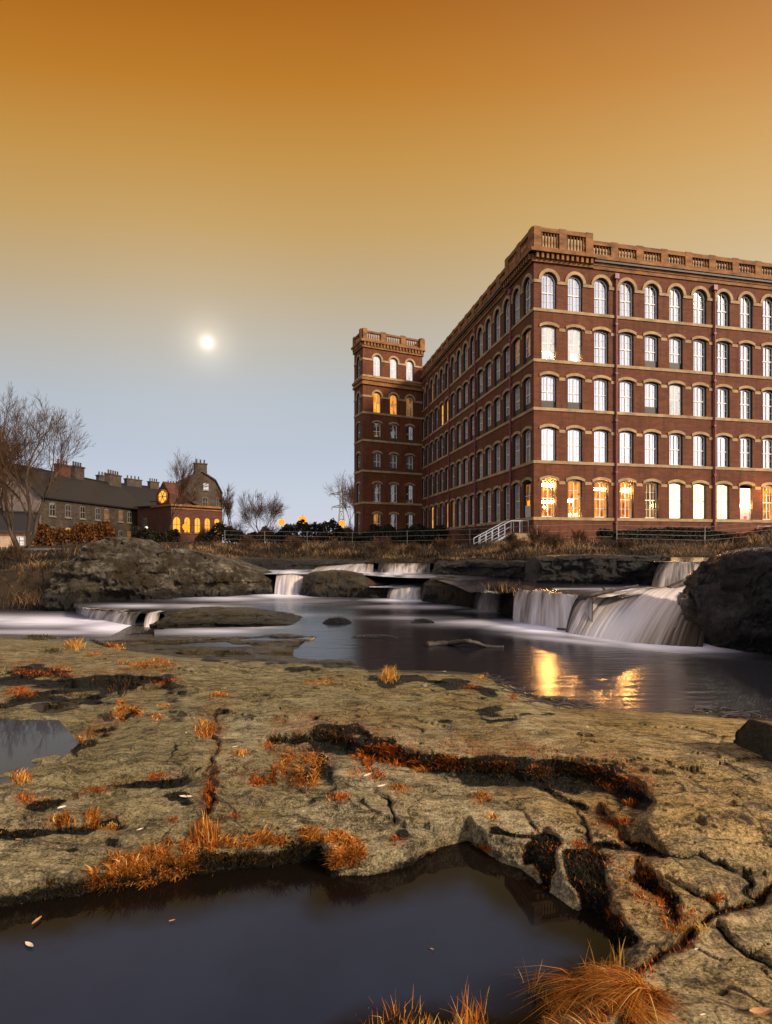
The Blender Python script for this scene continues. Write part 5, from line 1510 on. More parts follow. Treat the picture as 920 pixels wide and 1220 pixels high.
def gabled(name, label, p0, p1, depth, z0, zeave, zridge, mw, mr, ov=.35, cat='house'):
    """house block with front from p0 to p1, ridge parallel to the front; returns (root, a, d, n, L)"""
    a, d, n, L = frame_from(p0, p1)
    root = empty(name, (a.x, a.y, z0), label, cat)
    b = MB(); q = a - n * depth
    def P(x, y, z_): return a + d * x - n * y + Vz(z_)
    b.face([P(0, 0, z0), P(L, 0, z0), P(L, 0, zeave), P(0, 0, zeave)], 0, [(0, z0), (L, z0), (L, zeave), (0, zeave)])
    b.face([P(0, depth, z0), P(L, depth, z0), P(L, depth, zeave), P(0, depth, zeave)], 0, [(0, z0), (L, z0), (L, zeave), (0, zeave)])
    for x, mi in ((0, 1), (L, 1)):
        b.face([P(x, 0, z0), P(x, depth, z0), P(x, depth, zeave), P(x, depth / 2, zridge), P(x, 0, zeave)], mi, [(0, z0), (depth, z0), (depth, zeave), (depth / 2, zridge), (0, zeave)])
    b.obj('wall', mw, root)
    r = MB(); t_ = .18
    sl = (zridge - zeave) / (depth / 2)
    for s in (0, 1):
        y0, y1 = (-ov, depth / 2) if s == 0 else (depth + ov, depth / 2)
        ze = zeave - ov * sl + .1; zr = zridge + .1
        c = [P(-ov, y0, ze), P(L + ov, y0, ze), P(L + ov, y1, zr), P(-ov, y1, zr)]
        top_ = [p + Vz(t_) for p in c]
        r.face(c); r.face(top_)
        for i in range(4): r.face([c[i], c[(i + 1) % 4], top_[(i + 1) % 4], top_[i]])
    r.tube([P(-ov, depth / 2, zridge + .3), P(L + ov, depth / 2, zridge + .3)], .14, 6)
    ro = r.obj('roof', [mr], root)
    return root, a, d, n, L, P, ro

def chimney(root, roof, P, x, y, z0, z1, w, dpt, m, pots=3):
    b = MB()
    c = P(x, y, 0); 
    ux = (P(1, 0, 0) - P(0, 0, 0)); uy = (P(0, 1, 0) - P(0, 0, 0))
    Mx = Matrix(((ux.x, uy.x, 0, c.x), (ux.y, uy.y, 0, c.y), (0, 0, 1, 0), (0, 0, 0, 1)))
    b.box((-w / 2, -dpt / 2, z0), (w / 2, dpt / 2, z1), 0, Mx); b.box((-w / 2 - .1, -dpt / 2 - .1, z1 + .002), (w / 2 + .1, dpt / 2 + .1, z1 + .2), 0, Mx)
    for k in range(pots):
        q = Mx @ Vector((-w / 2 + w * (k + .5) / pots, 0, z1 + .2)); b.lathe([(.16, 0), (.13, .1), (.12, .55), (.16, .6), (.1, .62)], q, 8)
    loc = Vector(root.location) + Vector(roof.location)
    o = link('chimney', b.mesh('chimney', [m], False, tuple(loc)), roof); return o

M['oldpaint'] = simple('old_dull_paint', (.10, .085, .07), (.2, .17, .14), 3)
def house_window(root, P, x, z0, w, h, pane, frame=None, arched=False, y=-.03):
    b = MB(); frame = frame or M['oldpaint']
    ux = (P(1, 0, 0) - P(0, 0, 0)); uy = (P(0, 1, 0) - P(0, 0, 0)); c = P(x, y, z0)
    Mx = Matrix(((ux.x, uy.x, 0, c.x), (ux.y, uy.y, 0, c.y), (0, 0, 1, c.z), (0, 0, 0, 1)))
    ol = outline(0, h, arched, w / 2)
    def T(x_, y_, z_): return Mx @ Vector((x_, y_, z_))
    sc = 1 - .16 / w; sh = 1 - .16 / h
    inn = [(x_ * sc, .08 + z_ * sh) for x_, z_ in ol]
    n = len(ol)
    for k in range(n):
        k2 = (k + 1) % n
        b.face([T(ol[k][0], -.05, ol[k][1]), T(ol[k2][0], -.05, ol[k2][1]), T(inn[k2][0], -.05, inn[k2][1]), T(inn[k][0], -.05, inn[k][1])])
        b.face([T(ol[k][0], -.05, ol[k][1]), T(ol[k2][0], -.05, ol[k2][1]), T(ol[k2][0], .05, ol[k2][1]), T(ol[k][0], .05, ol[k][1])])
    b.box((-.035, -.045, .08), (.035, .0, h - .1), 0, Mx); b.box((-w / 2 + .08, -.048, h * .5 - .04), (-.037, .0, h * .5 + .04), 0, Mx); b.box((.037, -.048, h * .5 - .04), (w / 2 - .08, .0, h * .5 + .04), 0, Mx)
    b.box((-w / 2 - .12, -.14, -.16), (w / 2 + .12, .04, -.002), 0, Mx)
    f = b.obj('window', [frame], root)
    g_ = MB(); g_.face([T(x_, -.012, z_) for x_, z_ in inn]); link('pane', g_.mesh('pane', [pane], False, tuple(root.location)), f)
    return f

# terrace, gable towards us at its near end
p0, p1 = px_house_wall(49, 66, 171, 88)
zz = lambda v, d: CZ - (v - VH) * d / F
terr, a, d, n, L, P, ro = gabled('stone_terrace', 'long low stone terrace with slate roof and chimneys behind the hedge', p0, p1, 9.0, 2.4, 8.2, 12.0, [M['terr'], M['gable']], [M['slate']][0])
for x, z1 in ((1.2, 14.6),): chimney(terr, ro, P, x, 6.5, 10.2, 14.8, 1.0, .8, M['hall'], 0)
chimney(terr, ro, P, 9.5, 4.5, 11.2, 13.4, 2.2, .9, M['hall'], 4); chimney(terr, ro, P, 12.5, 4.5, 11.2, 13.6, 2.0, .9, M['terr'], 4); chimney(terr, ro, P, 21, 4.5, 11.2, 13.6, 3.0, .9, M['harl'], 5)
for k, x in enumerate((1.8, 4.6, 7.4, 10.6, 12.6, 16.0, 18.2, 21.4)):
    if x < L - .7:
        house_window(terr, P, x, 5.9, 1.0, 1.7, M['lit_dim'] if k in (4, 5) else M['darkpane'])
        house_window(terr, P, x, 2.9, 1.0, 1.7, M['lit_amber'] if k == 1 else (M['lit_dim'] if k == 6 else M['darkpane']))
for x in (3.0, 9.0, 15.0): 
    bq = MB(); c0 = P(x, 2.0, 9.75); ux = P(1, 0, 0) - P(0, 0, 0); uy = (P(0, 4.5, 12.0 - 8.2) - P(0, 0, 0)).normalized()
    bq.face([c0, c0 + ux * .7, c0 + ux * .7 + uy * .9, c0 + uy * .9]); 
    link('skylight', bq.mesh('skylight', [M['darkpane']], False, tuple(Vector(terr.location))), terr)
# red hall with arched lit windows, front turned to the right
p0, p1 = px_house_wall(204, 78, 264, 84)
a, d, n, L = frame_from(p0, p1)
hall = empty('red_brick_hall', (a.x, a.y, 2.6), 'low red hall with five glowing arched windows and flat parapet', 'hall')
def Ph(x, y, z_): return a + d * x - n * y + Vz(z_)
b = MB(); dep = 6
for q in (((0, 0), (L, 0)), ((L, 0), (L, dep)), ((L, dep), (0, dep)), ((0, dep), (0, 0))):
    (xa, ya), (xb, yb) = q
    b.face([Ph(xa, ya, 2.4), Ph(xb, yb, 2.4), Ph(xb, yb, 8.0), Ph(xa, ya, 8.0)], 0, [(xa + ya, 2.4), (xb + yb, 2.4), (xb + yb, 8), (xa + ya, 8)])
b.face([Ph(0, 0, 7.95), Ph(L, 0, 7.95), Ph(L, dep, 7.95), Ph(0, dep, 7.95)])
b.obj('wall', [M['hall']], hall)
b = MB(); band(b, Ph(0, 0, 0), d, n, -.2, L + .2, 8.0, 8.3, .3, dep + .2); band(b, Ph(0, 0, 0), d, n, -.05, L + .05, 7.6, 7.75, .12); b.obj('cornice', [M['cornice']], hall)
for k in range(5): house_window(hall, Ph, L * (.085 + .2 * k) + .1, 4.2, .95 if k else 1.2, 2.3, M['litw'], M['cornice'], True)
# wing with rose window (left of the hall)
q0, q1 = px_house_wall(96, 92, 228, 112)
ter2, a2_, d2_, n2_, L2_, P2, ro2 = gabled('stone_terrace', 'farther dark slate roofed terrace rising behind between terrace and gabled house', q0, q1, 9, 2.4, 10.4, 14.0, [M['terr'], M['terr']], M['slate'])
for x_, w_c in ((7, 2.4), (13, 3.2), (17.5, 2.0), (22, 2.6)): chimney(ter2, ro2, P2, x_, 4.5, 13.0, 15.2, w_c, .9, M['harl'] if x_ % 2 else M['terr'], 4)
for x_ in (6, 9, 12, 15, 18, 21): house_window(ter2, P2, x_, 7.4, 1.0, 1.7, M['darkpane'])
p0, p1 = px_house_wall(164, 84, 206, 80)
wing, aw, dw, nw_, Lw, Pw_, row_ = gabled('gabled_wing', 'dark red wing with a glowing round rose window under its low gable', p0, p1, 5, 2.4, 8.2, 9.0, [M['hall'], M['hall']], M['slate'])
b = MB()
cz_ = 8.9; gx = Lw * .74
g0 = [Pw_(gx - 1.5, -.06, 2.5), Pw_(gx + 1.5, -.06, 2.5), Pw_(gx + 1.5, -.06, 10.0), Pw_(gx, -.06, 11.9), Pw_(gx - 1.5, -.06, 10.0)]
g1 = [p - nw_ * 3 for p in g0]
b.face(g0, 0)
for i in range(5): b.face([g0[i], g0[(i + 1) % 5], g1[(i + 1) % 5], g1[i]], 0)
b.obj('gable', [M['hall']], wing)
b = MB(); cc = Pw_(gx, -.09, cz_ + .7)
ring = [cc + dw * (1.0 * math.cos(6.2832 * k / 24)) + Vz(1.0 * math.sin(6.2832 * k / 24)) for k in range(24)]
b.face(ring); rw = b.obj('rose_window', [M['litw']], wing)
b = MB(); b.tube([p + nw_ * .05 for p in ring + ring[:1]], .12, 6)
for k in range(6): b.tube([cc + nw_ * .05 - dw * math.cos(k * 1.047) - Vz(math.sin(k * 1.047)), cc + nw_ * .05 + dw * math.cos(k * 1.047) + Vz(math.sin(k * 1.047))], .05, 5)
link('tracery', b.mesh('tracery', [M['cornice']], False, tuple(wing.location)), rw)
house_window(wing, Pw_, Lw * .22, 4.4, 1.1, 2.2, M['darkpane'], None, True); house_window(wing, Pw_, Lw * .74, 4.4, 1.1, 2.2, M['darkpane'], None, True, -.12)
# tall rendered house behind, gable with clipped top facing right-front
p0, p1 = px_house_wall(212, 86, 265, 90)
a, d, n, L = frame_from(p0, p1)
hs = empty('rendered_house', (a.x, a.y, 2.6), 'tall brown rendered house with clipped gable and chimney above the red hall', 'house')
def Pg(x, y, z_): return a + d * x - n * y + Vz(z_)
zE, zR = 12.2, 14.3
outl = [(0, 2.4), (L, 2.4), (L, 10.5), (L * .93, 12.6), (L * .48, zR), (.18 * L, 12.9), (0, 12.0)]
outl = [(0, 2.4), (L, 2.4), (L, 10.9), (L * .84, 13.0), (L * .52, 14.3), (0, 11.6)]
dep = 16
sk = Vector((-.55, .83, 0))     # the roof runs back to the left
def Pb(x, z_, t_): return a + d * x + sk * t_ + Vz(z_)
b = MB(); b.face([Pb(x, z_, 0) for x, z_ in outl], 0, outl)
b.face([Pb(0, 2.4, 0), Pb(0, 12.3, 0), Pb(0, 12.3, dep), Pb(0, 2.4, dep)], 0); b.face([Pb(L, 2.4, 0), Pb(L, 11, 0), Pb(L, 11, dep), Pb(L, 2.4, dep)], 0); b.face([Pb(x, z_, dep) for x, z_ in outl], 0)
b.obj('wall', [M['harl']], hs)
b = MB(); rl = outl[2:]
for (x0, z_0), (x1, z_1) in zip(rl[:-1], rl[1:]):
    c = [Pb(x0, z_0 + .02, -.3), Pb(x1, z_1 + .02, -.3), Pb(x1, z_1 + .02, dep), Pb(x0, z_0 + .02, dep)]; tp_ = [p + Vz(.22) for p in c]
    b.face(c); b.face(tp_)
    for i in range(4): b.face([c[i], c[(i + 1) % 4], tp_[(i + 1) % 4], tp_[i]])
rf = b.obj('roof', [M['slate']], hs)
chimney(hs, rf, lambda x, y, z_: Pg(x, y, z_), L * .55, 1.4, 13.4, 15.7, 1.9, .9, M['harl'], 3)
house_window(hs, Pg, L * .62, 12.0 - .6, .95, 1.2, M['lit_pale']); house_window(hs, Pg, L * .60, 8.6, .9, 1.7, M['darkpane']); house_window(hs, Pg, L * .90, 8.8, .6, 1.5, M['darkpane'])
# dormer pair glowing between wing and house
for k in (0, 1):
    c = Pb(0, 9.3, 2.2 + 2.0 * k) 
    bq = MB(); w2 = sk * .55; q_ = Vector((-.08, -.08, 0)) 
    bq.face([c + q_ - w2, c + q_ + w2, c + q_ + w2 + Vz(1.9), c + q_ - w2 + Vz(1.9)]); link('window', bq.mesh('window', [M['litw']], False, tuple(hs.location)), hs)
# shed at far left with lit front
p0, p1 = px_house_wall(-40, 44, 34, 46)
shed, a, d, n, L, P, ro = gabled('garden_shed', 'low hipped shed at far left whose front glows orange', p0, p1, 5, 1.7, 3.3, 4.7, [simple('pale_shed_wall', srgb(150, 120, 90), srgb(180, 150, 120), 2), M['gable']], M['slate'], .5, 'shed')
house_window(shed, P, L * .85, 2.0, .8, .9, M['lit_pale'])
house_window(shed, P, L * .30, 2.0, 1.2, .9, M['litw'])
# stone garden wall in front
b = MB(); w0, w1 = gz(30, 30), gz(150, 31)
aw_, dw2, nw2, Lw2 = frame_from(w0, w1)
band(b, aw_, dw2, nw2, 0, Lw2, -.4, 1.65, .0, .45); band(b, aw_, dw2, nw2, -.05, Lw2 + .05, 1.652, 1.8, .06, .5)
tag(b.obj('stone_wall', [brick_mat('rough_garden_wall', (.09, .075, .06), (.17, .145, .12), (.04, .035, .03), .4)]), 'rough grey garden wall left of the big boulder below the hedge', 'wall')
# railings in front of shed
fence('garden_railing', 'short pale railing glowing in front of the lit shed', [gz(2, 36), gz(34, 36)], .8, 2, .35, M['rail'])

# ------------------------------------------------------------------ lamps
def lamp(name, label, u, d, v, col, r, h_arm=.0, group='street lamps on the far skyline'):
    base = gz(u, d); top_ = atd(u, d, v)
    root = empty(name, tuple(base), label, 'street lamp', group)
    b = MB(); b.tube([base - Vz(.2), Vector((base.x, base.y, top_.z + r * .6))], [.10, .06], 8); b.obj('post', [M['lead']], root)
    b = MB(); b.lathe([(0, -r), (r * .7, -r * .7), (r, 0), (r * .75, r * .7), (0, r)], (top_.x, top_.y - .35, top_.z), 12); b.obj('lamp_head', [M[col]], root, True)
    b = MB(); b.tube([Vector((base.x, base.y, top_.z + r * 1.1)), Vector((top_.x, top_.y - .5, top_.z + r * 1.2))], .05, 6); b.obj('arm', [M['lead']], root)
lamp('street_lamp', 'orange street lamp on the skyline, leftmost of the four near the tower', 336, 100, 622.5, 'lamp_orange', .62)
lamp('street_lamp', 'brightest and highest orange street lamp between the shrubs', 361, 100, 620, 'lamp_orange', .8)
lamp('street_lamp', 'white street lamp between two orange ones', 392, 104, 623, 'lamp_cool', .42)
lamp('street_lamp', 'orange street lamp closest to the mill tower', 408, 98, 624, 'lamp_orange', .62)
lamp('street_lamp', 'glaring orange lamp before the second arched window of the red hall', 223, 74, 628, 'lamp_orange', .5)
lamp('street_lamp', 'small white lamp at the foot of the dark red wing', 176, 72, 629, 'lamp_cool', .2)
lamp('street_lamp', 'small low orange lamp right of the red hall', 263, 76, 636, 'lamp_orange', .28)
lamp('street_lamp', 'low orange lamp showing through the bare shrubs right of the hall', 277, 76, 639, 'lamp_orange', .25)
for nm, loc, e, c, r in (('hall lamp light', atd(223, 73, 627), 260, (1, .42, .1), .5), ('shed lamp light', atd(8, 42, 640), 120, (1, .42, .1), .3),
                         ('mill wall lamp light', shift_ms(C0 + dA * 23.1 + nA * .8 + Vz(6.9)), 80, (1, .5, .15), .3)):
    l = bpl_ = bpy.data.lights.new(nm, 'POINT'); l.energy = e; l.color = c; l.shadow_soft_size = r
    o = bpy.data.objects.new(nm, l); COL.objects.link(o); o.location = loc

# ------------------------------------------------------------------ pylon
py = MB(); pd0 = 420.0
pb0 = atd(407, pd0, 640); H = (640 - 582) * pd0 / F
def lat(p, q, r=.16): py.tube([p, q], r * 1.7, 4, cap=False)
def cor(z_, w_): return [pb0 + Vector((sx * w_, sy * w_, z_)) for sx, sy in ((-1, -1), (1, -1), (1, 1), (-1, 1))]
levels = [(0, 3.4), (7, 2.7), (14, 2.0), (20, 1.5), (26, 1.2), (32, 1.0), (H, .2)]
for (z_0, w0_), (z_1, w1_) in zip(levels[:-1], levels[1:]):
    A_, B_ = cor(z_0, w0_), cor(z_1, w1_)
    for k in range(4):
        lat(A_[k], B_[k], .2); lat(A_[k], B_[(k + 1) % 4], .1); lat(B_[k], B_[(k + 1) % 4], .1)
pyl = empty('electricity_pylon', tuple(pb0), 'distant lattice electricity pylon left of the mill tower', 'pylon')
py.obj('lattice_mast', [M['wire']], pyl)
for z_, w_ in ((H - 4.5, 9.0), (H - 14.5, 7.5)):
    py = MB()
    for s in (-1, 1):
        for yy in (-.8, .8):
            lat(pb0 + Vector((s * .6, yy, z_)), pb0 + Vector((s * w_, 0, z_ + .2)), .18); lat(pb0 + Vector((s * .6, yy, z_ + 2)), pb0 + Vector((s * w_, 0, z_ + .2)), .14)
        for f_ in (.35, .65): lat(pb0 + Vector((s * w_ * f_, 0, z_)), pb0 + Vector((s * w_ * f_, 0, z_ + 2 * (1 - f_))), .1)
        lat(pb0 + Vector((s * w_, 0, z_)), pb0 + Vector((s * w_, 0, z_ - 2.2)), .16)
    py.obj('cross_arm', [M['wire']], pyl)
# ================================================================== grass and litter on the near shelf
def tuft(name, label, spots, n, hpx, wpx, m, lean=(0, 0), curl=.6, hspread=.5, seed=0, cat='grass tuft', seg=4, group=None, leanj=.8, lift=0.0, tb=.5):
    """spots: (u, v, su, sv, weight) clusters in photo position; hpx blade length as seen in the photo"""
    rg = np.random.default_rng(seed + 100)
    w_ = np.array([s[4] if len(s) > 4 else s[2] * s[3] for s in spots], float); w_ /= w_.sum()
    # several small uneven bunches per spot
    nb = max(4, int(n / 45)) + len(spots)
    bk = rg.choice(len(spots), nb, p=w_); bs_ = np.array([s[:4] for s in spots], float)[bk]
    rr = np.sqrt(rg.random(nb)); bt__ = rg.uniform(0, 2 * np.pi, nb)
    if cat == 'grass tuft': rr = rr * .7
    bu_ = bs_[:, 0] + rr * np.cos(bt__) * bs_[:, 2]; bv_ = bs_[:, 1] + rr * np.sin(bt__) * bs_[:, 3]
    bh_ = rg.uniform(.45, 1.25, nb) * (1 - .35 * rr); bl_ = rg.normal(0, .6, (nb, 2)); btn = rg.normal(0, .13, nb)
    bw_ = rg.uniform(.3, 1.6, nb); bw_ /= bw_.sum()
    n = int(n * 1.15)
    kb = rg.choice(nb, n, p=bw_)
    sg = (1.15 if cat != 'grass tuft' else 1.9) / np.sqrt(nb / len(spots))
    du, dv = rg.normal(0, 1, n), rg.normal(0, 1, n)
    u = bu_[kb] + du * bs_[kb, 2] * sg * .55; v = bv_[kb] + dv * bs_[kb, 3] * sg * .55
    r = np.clip(np.hypot(du, dv) / 2.2, 0, 1); th = np.arctan2(dv, du)
    root = ter(u, v); dist = root[:, 1]
    root[:, 2] += lift - .004
    h = hpx / F * dist * rg.uniform(1 - hspread, 1 + hspread, n)
    h *= (1 - .45 * r) * bh_[kb]
    wd = wpx * .72 / F * dist * rg.uniform(.6, 1.3, n)
    ln = np.array(lean)[None] + rg.normal(0, leanj, (n, 2)) + bl_[kb] * leanj + .5 * np.stack([np.cos(th) * r, -np.sin(th) * r], -1)
    l = np.linalg.norm(ln, axis=1)[:, None]; ln = ln / np.maximum(l, .6)
    tint = np.clip(rg.beta(2, 2, n) + (tb - .5) + btn[kb], 0, 1)
    o = blade_mesh(name, root, h, wd, ln, np.clip(rg.normal(curl, .22, n), .05, 1.6), rg, seg, [m], tint=tint)
    o_k = 'stuff' if cat in ('grass fringe', 'moss', 'grass') else None
    return tag(o, label, cat, group, o_k)

O_, G_, MO, DK = M['orangeg'], M['goldg'], M['mossg'], M['darkg']
# big clump, lower right
tuft('grass_clump', 'large rust orange grass clump arching over the pool edge at the bottom', [(690, 1186, 38, 22), (725, 1170, 30, 16), (752, 1186, 34, 20), (668, 1208, 34, 16), (720, 1214, 70, 22), (778, 1212, 30, 14)], 2000, 30, 1.8, O_, (-.6, -.5), .9, .5, 1, 'grass clump')
tuft('grass_clump', 'combed orange strands sweeping leftward over the big clump', [(745, 1172, 26, 10), (712, 1168, 30, 9), (760, 1188, 24, 10), (690, 1182, 30, 12)], 1500, 70, 1.7, O_, (-1.5, -.75), 1.15, .35, 21, 'grass clump', leanj=.28)
tuft('grass_clump', 'combed orange strands falling right and down from the big clump', [(752, 1190, 26, 8), (770, 1204, 24, 8)], 500, 46, 1.7, O_, (.6, -1.2), 1.1, .4, 22, 'grass clump', leanj=.3)
tuft('grass_stalks', 'upright pale seed stalks rising from the large orange clump', [(700, 1172, 26, 14), (724, 1160, 12, 8), (640, 1206, 20, 12)], 70, 70, 2.2, G_, (-.2, 0), .2, .4, 2, 'grass')
tuft('grass_clump', 'spiky golden orange grass on the near rim of the dark pool at bottom centre', [(500, 1232, 74, 12), (450, 1234, 40, 10), (560, 1230, 34, 10)], 520, 40, 1.9, O_, (0, 0), .38, .6, 3, 'grass clump', tb=.66)
# fringe over the pool
tuft('grass_fringe', 'long orange fringe hanging over the ledge left of the pool', [(120, 1052, 22, 14), (150, 1034, 26, 16), (182, 1024, 26, 16), (212, 1020, 22, 18), (238, 1012, 16, 14)], 2600, 19, 1.8, O_, (.1, -.6), .7, .6, 4, 'grass fringe')
tuft('moss_fringe', 'orange mossy beard under the long fringe above the water', [(112, 1072, 12, 6), (140, 1060, 22, 7), (172, 1052, 20, 8), (205, 1044, 20, 8), (232, 1040, 10, 10)], 900, 14, 2.6, O_, (.1, -1), .9, .5, 5, 'moss')
tuft('grass_tuft', 'upright orange tuft standing at the right end of the long fringe', [(245, 998, 13, 12)], 330, 30, 1.8, O_, (0, 0), .3, .5, 6)
tuft('grass_fringe', 'orange strands lying along the ledge above the pool centre left', [(282, 1004, 34, 8), (330, 1000, 40, 7), (365, 996, 22, 8)], 900, 18, 1.9, O_, (.9, -.5), .9, .5, 7, 'grass fringe')
tuft('moss_fringe', 'dark hanging moss on the ledge face above the pool', [(290, 1020, 50, 9), (350, 1010, 34, 12), (150, 1062, 46, 10), (255, 1030, 20, 14)], 1500, 16, 2.4, DK, (0, -1), 1.0, .5, 8, 'moss')
tuft('moss_clump', 'thick orange moss clump draped over the corner of the square block', [(402, 1000, 18, 8), (412, 1012, 22, 12), (400, 1026, 12, 12), (420, 1030, 12, 10)], 1500, 17, 2.6, O_, (0, -.6), .8, .5, 9, 'moss', tb=.55)
# middle ledge
tuft('grass_fringe', 'rust orange grass hanging in three locks on the middle ledge', [(332, 920, 10, 16), (348, 912, 12, 20), (366, 916, 12, 22), (380, 908, 10, 12)], 1100, 17, 1.7, O_, (0, -1), .95, .5, 10, 'grass fringe', tb=.48)
tuft('moss_fringe', 'broad orange moss spread under the middle ledge', [(432, 905, 14, 12), (455, 892, 16, 8), (470, 905, 22, 10), (500, 912, 26, 9), (440, 922, 20, 10), (540, 910, 24, 7)], 1200, 12, 2.0, MO, (0, -.7), .8, .5, 11, 'moss')
tuft('moss_fringe', 'speckled orange moss on the right part of the middle ledge', [(590, 914, 26, 6), (640, 918, 22, 6), (690, 920, 24, 7), (730, 930, 24, 8), (762, 942, 10, 5)], 620, 10, 1.9, MO, (0, -.7), .8, .5, 12, 'moss')
tuft('moss_fringe', 'dark shaggy moss filling the recess under the middle ledge', [(350, 882, 34, 6), (400, 878, 20, 6), (480, 908, 30, 7), (540, 912, 34, 7), (600, 918, 34, 7), (660, 922, 30, 7), (710, 930, 24, 8)], 2600, 13, 2.2, DK, (0, -1), .9, .5, 13, 'moss')
TU = [
 ('round orange tuft just below the right end of the middle ledge', 728, 934, 10, 8, 260, 13, MO),
 ('flat orange tuft lying below the round one near the right crack', 752, 958, 13, 4, 240, 10, MO),
 ('orange tuft at the head of the right hand crack', 738, 978, 12, 5, 240, 11, MO),
 ('tall orange tuft in the joint above the left crack', 246, 868, 13, 14, 420, 18, O_),
 ('low orange mound on the bare slab left of centre', 263, 828, 19, 3, 340, 9, O_),
 ('small orange cushion, lower of the pair on the left slab', 188, 853, 10, 4, 200, 8, O_),
 ('small orange cushion, upper of the pair on the left slab', 197, 841, 9, 3, 170, 7, O_),
 ('single small tuft by the joint right of the tall orange tuft', 286, 898, 9, 4, 170, 10, O_),
 ('leftmost of three bright tufts in the long left crack', 74, 980, 11, 8, 260, 17, O_),
 ('tall middle tuft of three in the long left crack', 110, 976, 8, 8, 260, 20, O_),
 ('wide right hand tuft of three in the long left crack', 122, 985, 22, 5, 420, 12, O_),
 ('straggling tuft on the left edge below the puddle', 24, 926, 11, 9, 240, 15, O_),
 ('low tuft on the left edge under the straggling one', 32, 950, 15, 8, 240, 11, MO),
 ('thin orange streak in the crack below the left puddle', 112, 942, 16, 4, 220, 8, MO),
 ('orange streak in the middle of the long left crack', 190, 926, 20, 4, 240, 8, MO),
 ('orange patch in the joint by the dark stain', 248, 950, 7, 20, 300, 12, MO),
 ('small orange tuft alone on the slab above the long fringe', 205, 978, 7, 4, 130, 9, MO),
 ('small orange tuft right of the joint above the pool', 281, 972, 7, 4, 130, 8, MO),
 ('flat orange tuft on the slab under the middle ledge', 574, 950, 13, 6, 300, 10, O_),
 ('orange tuft beside the pale leaves under the middle ledge', 472, 940, 13, 5, 260, 10, O_),
 ('rusty tuft left of the pale leaves in the recess', 405, 950, 12, 5, 220, 10, MO),
 ('red brown tuft in the notch of the square block', 472, 1000, 8, 7, 200, 9, MO),
 ('orange tuft at the far corner of the pool', 576, 1012, 10, 5, 220, 10, MO),
 ('small tuft above the corner of the pool', 588, 972, 6, 5, 150, 9, O_),
 ('rust tuft on the black moss at the right pool bank', 730, 1098, 16, 16, 520, 16, MO),
 ('dark orange tuft between the two black moss patches', 690, 1006, 12, 5, 200, 9, MO),
 ('orange speck tuft in the left black moss patch', 656, 1016, 5, 4, 90, 8, MO),
 ('orange fringe along the crooked right crack', 770, 1044, 8, 12, 340, 12, MO),
 ('lower orange fringe along the crooked right crack', 788, 1070, 10, 12, 420, 13, MO),
 ('wiry golden grass growing in the crossing of the right cracks', 820, 1104, 22, 10, 300, 16, G_),
 ('orange fringe in the crack near the right edge', 856, 1070, 26, 6, 380, 9, MO),
 ('tiny orange tuft at the right edge crack', 908, 1066, 6, 3, 100, 8, O_),
 ('small orange streak where the right slab meets the clump', 782, 1142, 7, 5, 120, 9, MO),
 ('orange band on the upper left ledge', 180, 790, 36, 6, 700, 7, O_),
 ('bright orange patch on the upper left slab', 136, 771, 11, 3, 260, 8, O_),
 ('low orange patch left of the bright one on the upper slab', 112, 780, 12, 3, 200, 5, O_),
 ('orange moss on the upper left ledge, near the left edge', 60, 800, 44, 7, 700, 7, MO),
 ('orange moss near the left edge below the upper ledge', 22, 826, 24, 8, 500, 8, MO),
 ('orange moss trailing down from the upper ledge', 150, 848, 20, 12, 620, 9, O_),
 ('orange moss edging the left puddle hollow', 100, 878, 16, 8, 260, 7, O_),
 ('orange streak right of the upper left ledge', 200, 812, 18, 4, 260, 6, MO),
 ('dark dry grass hanging from the upper left ledge', 142, 820, 16, 10, 700, 22, DK),
 ('pale dry stems at the shelf edge near the far left fall', 90, 772, 10, 4, 160, 18, G_),
 ('olive grass patch on the shelf edge at far left', 50, 760, 34, 3, 500, 6, M['oliveg']),
 ('olive grass tuft behind the pale dry stems', 68, 776, 14, 3, 260, 7, M['oliveg']),
 ('upright straw coloured tuft on the shelf near the bright water', 464, 808, 9, 5, 200, 30, G_),
 ('flat orange patch beside the straw coloured tuft', 384, 813, 20, 3, 360, 6, O_),
 ('tiny orange tuft on the dark flat rocks', 370, 766, 6, 3, 120, 9, G_),
 ('small orange tuft on the shelf tip', 575, 806, 7, 3, 120, 9, G_),
 ('small orange tuft in the shore twigs', 560, 820, 12, 3, 160, 5, MO),
 ('orange spot by the shelf edge right of the patch', 612, 829, 6, 4, 120, 7, MO),
 ('red brown tuft at left on the rim of the middle recess', 320, 888, 8, 6, 180, 9, MO),
 ('orange tuft at the left foot of the hanging locks', 308, 930, 12, 6, 260, 10, MO),
 ('low moss fleck on the left of the dark left bank', 62, 1052, 9, 6, 160, 10, DK),
 ('blackish moss fleck on the left bank below the slab', 90, 1058, 14, 8, 260, 11, DK)]
for i, (lb, u, v, su, sv, n, hp, m_) in enumerate(TU):
    wide = su >= 16  # wide spreads, grass blades as well as moss
    tuft('grass_moss_patch' if wide else 'grass_tuft', lb, [(u, v, su * .95, sv * .9)], int(n * .85), hp * .78, 1.6 if v > 900 else 1.3, m_, (0, -.25), .5 if hp > 9 else .7, .5, 200 + i, 'moss' if wide else 'grass tuft', group=None if wide else 'grass tufts in the joints of the shelf')
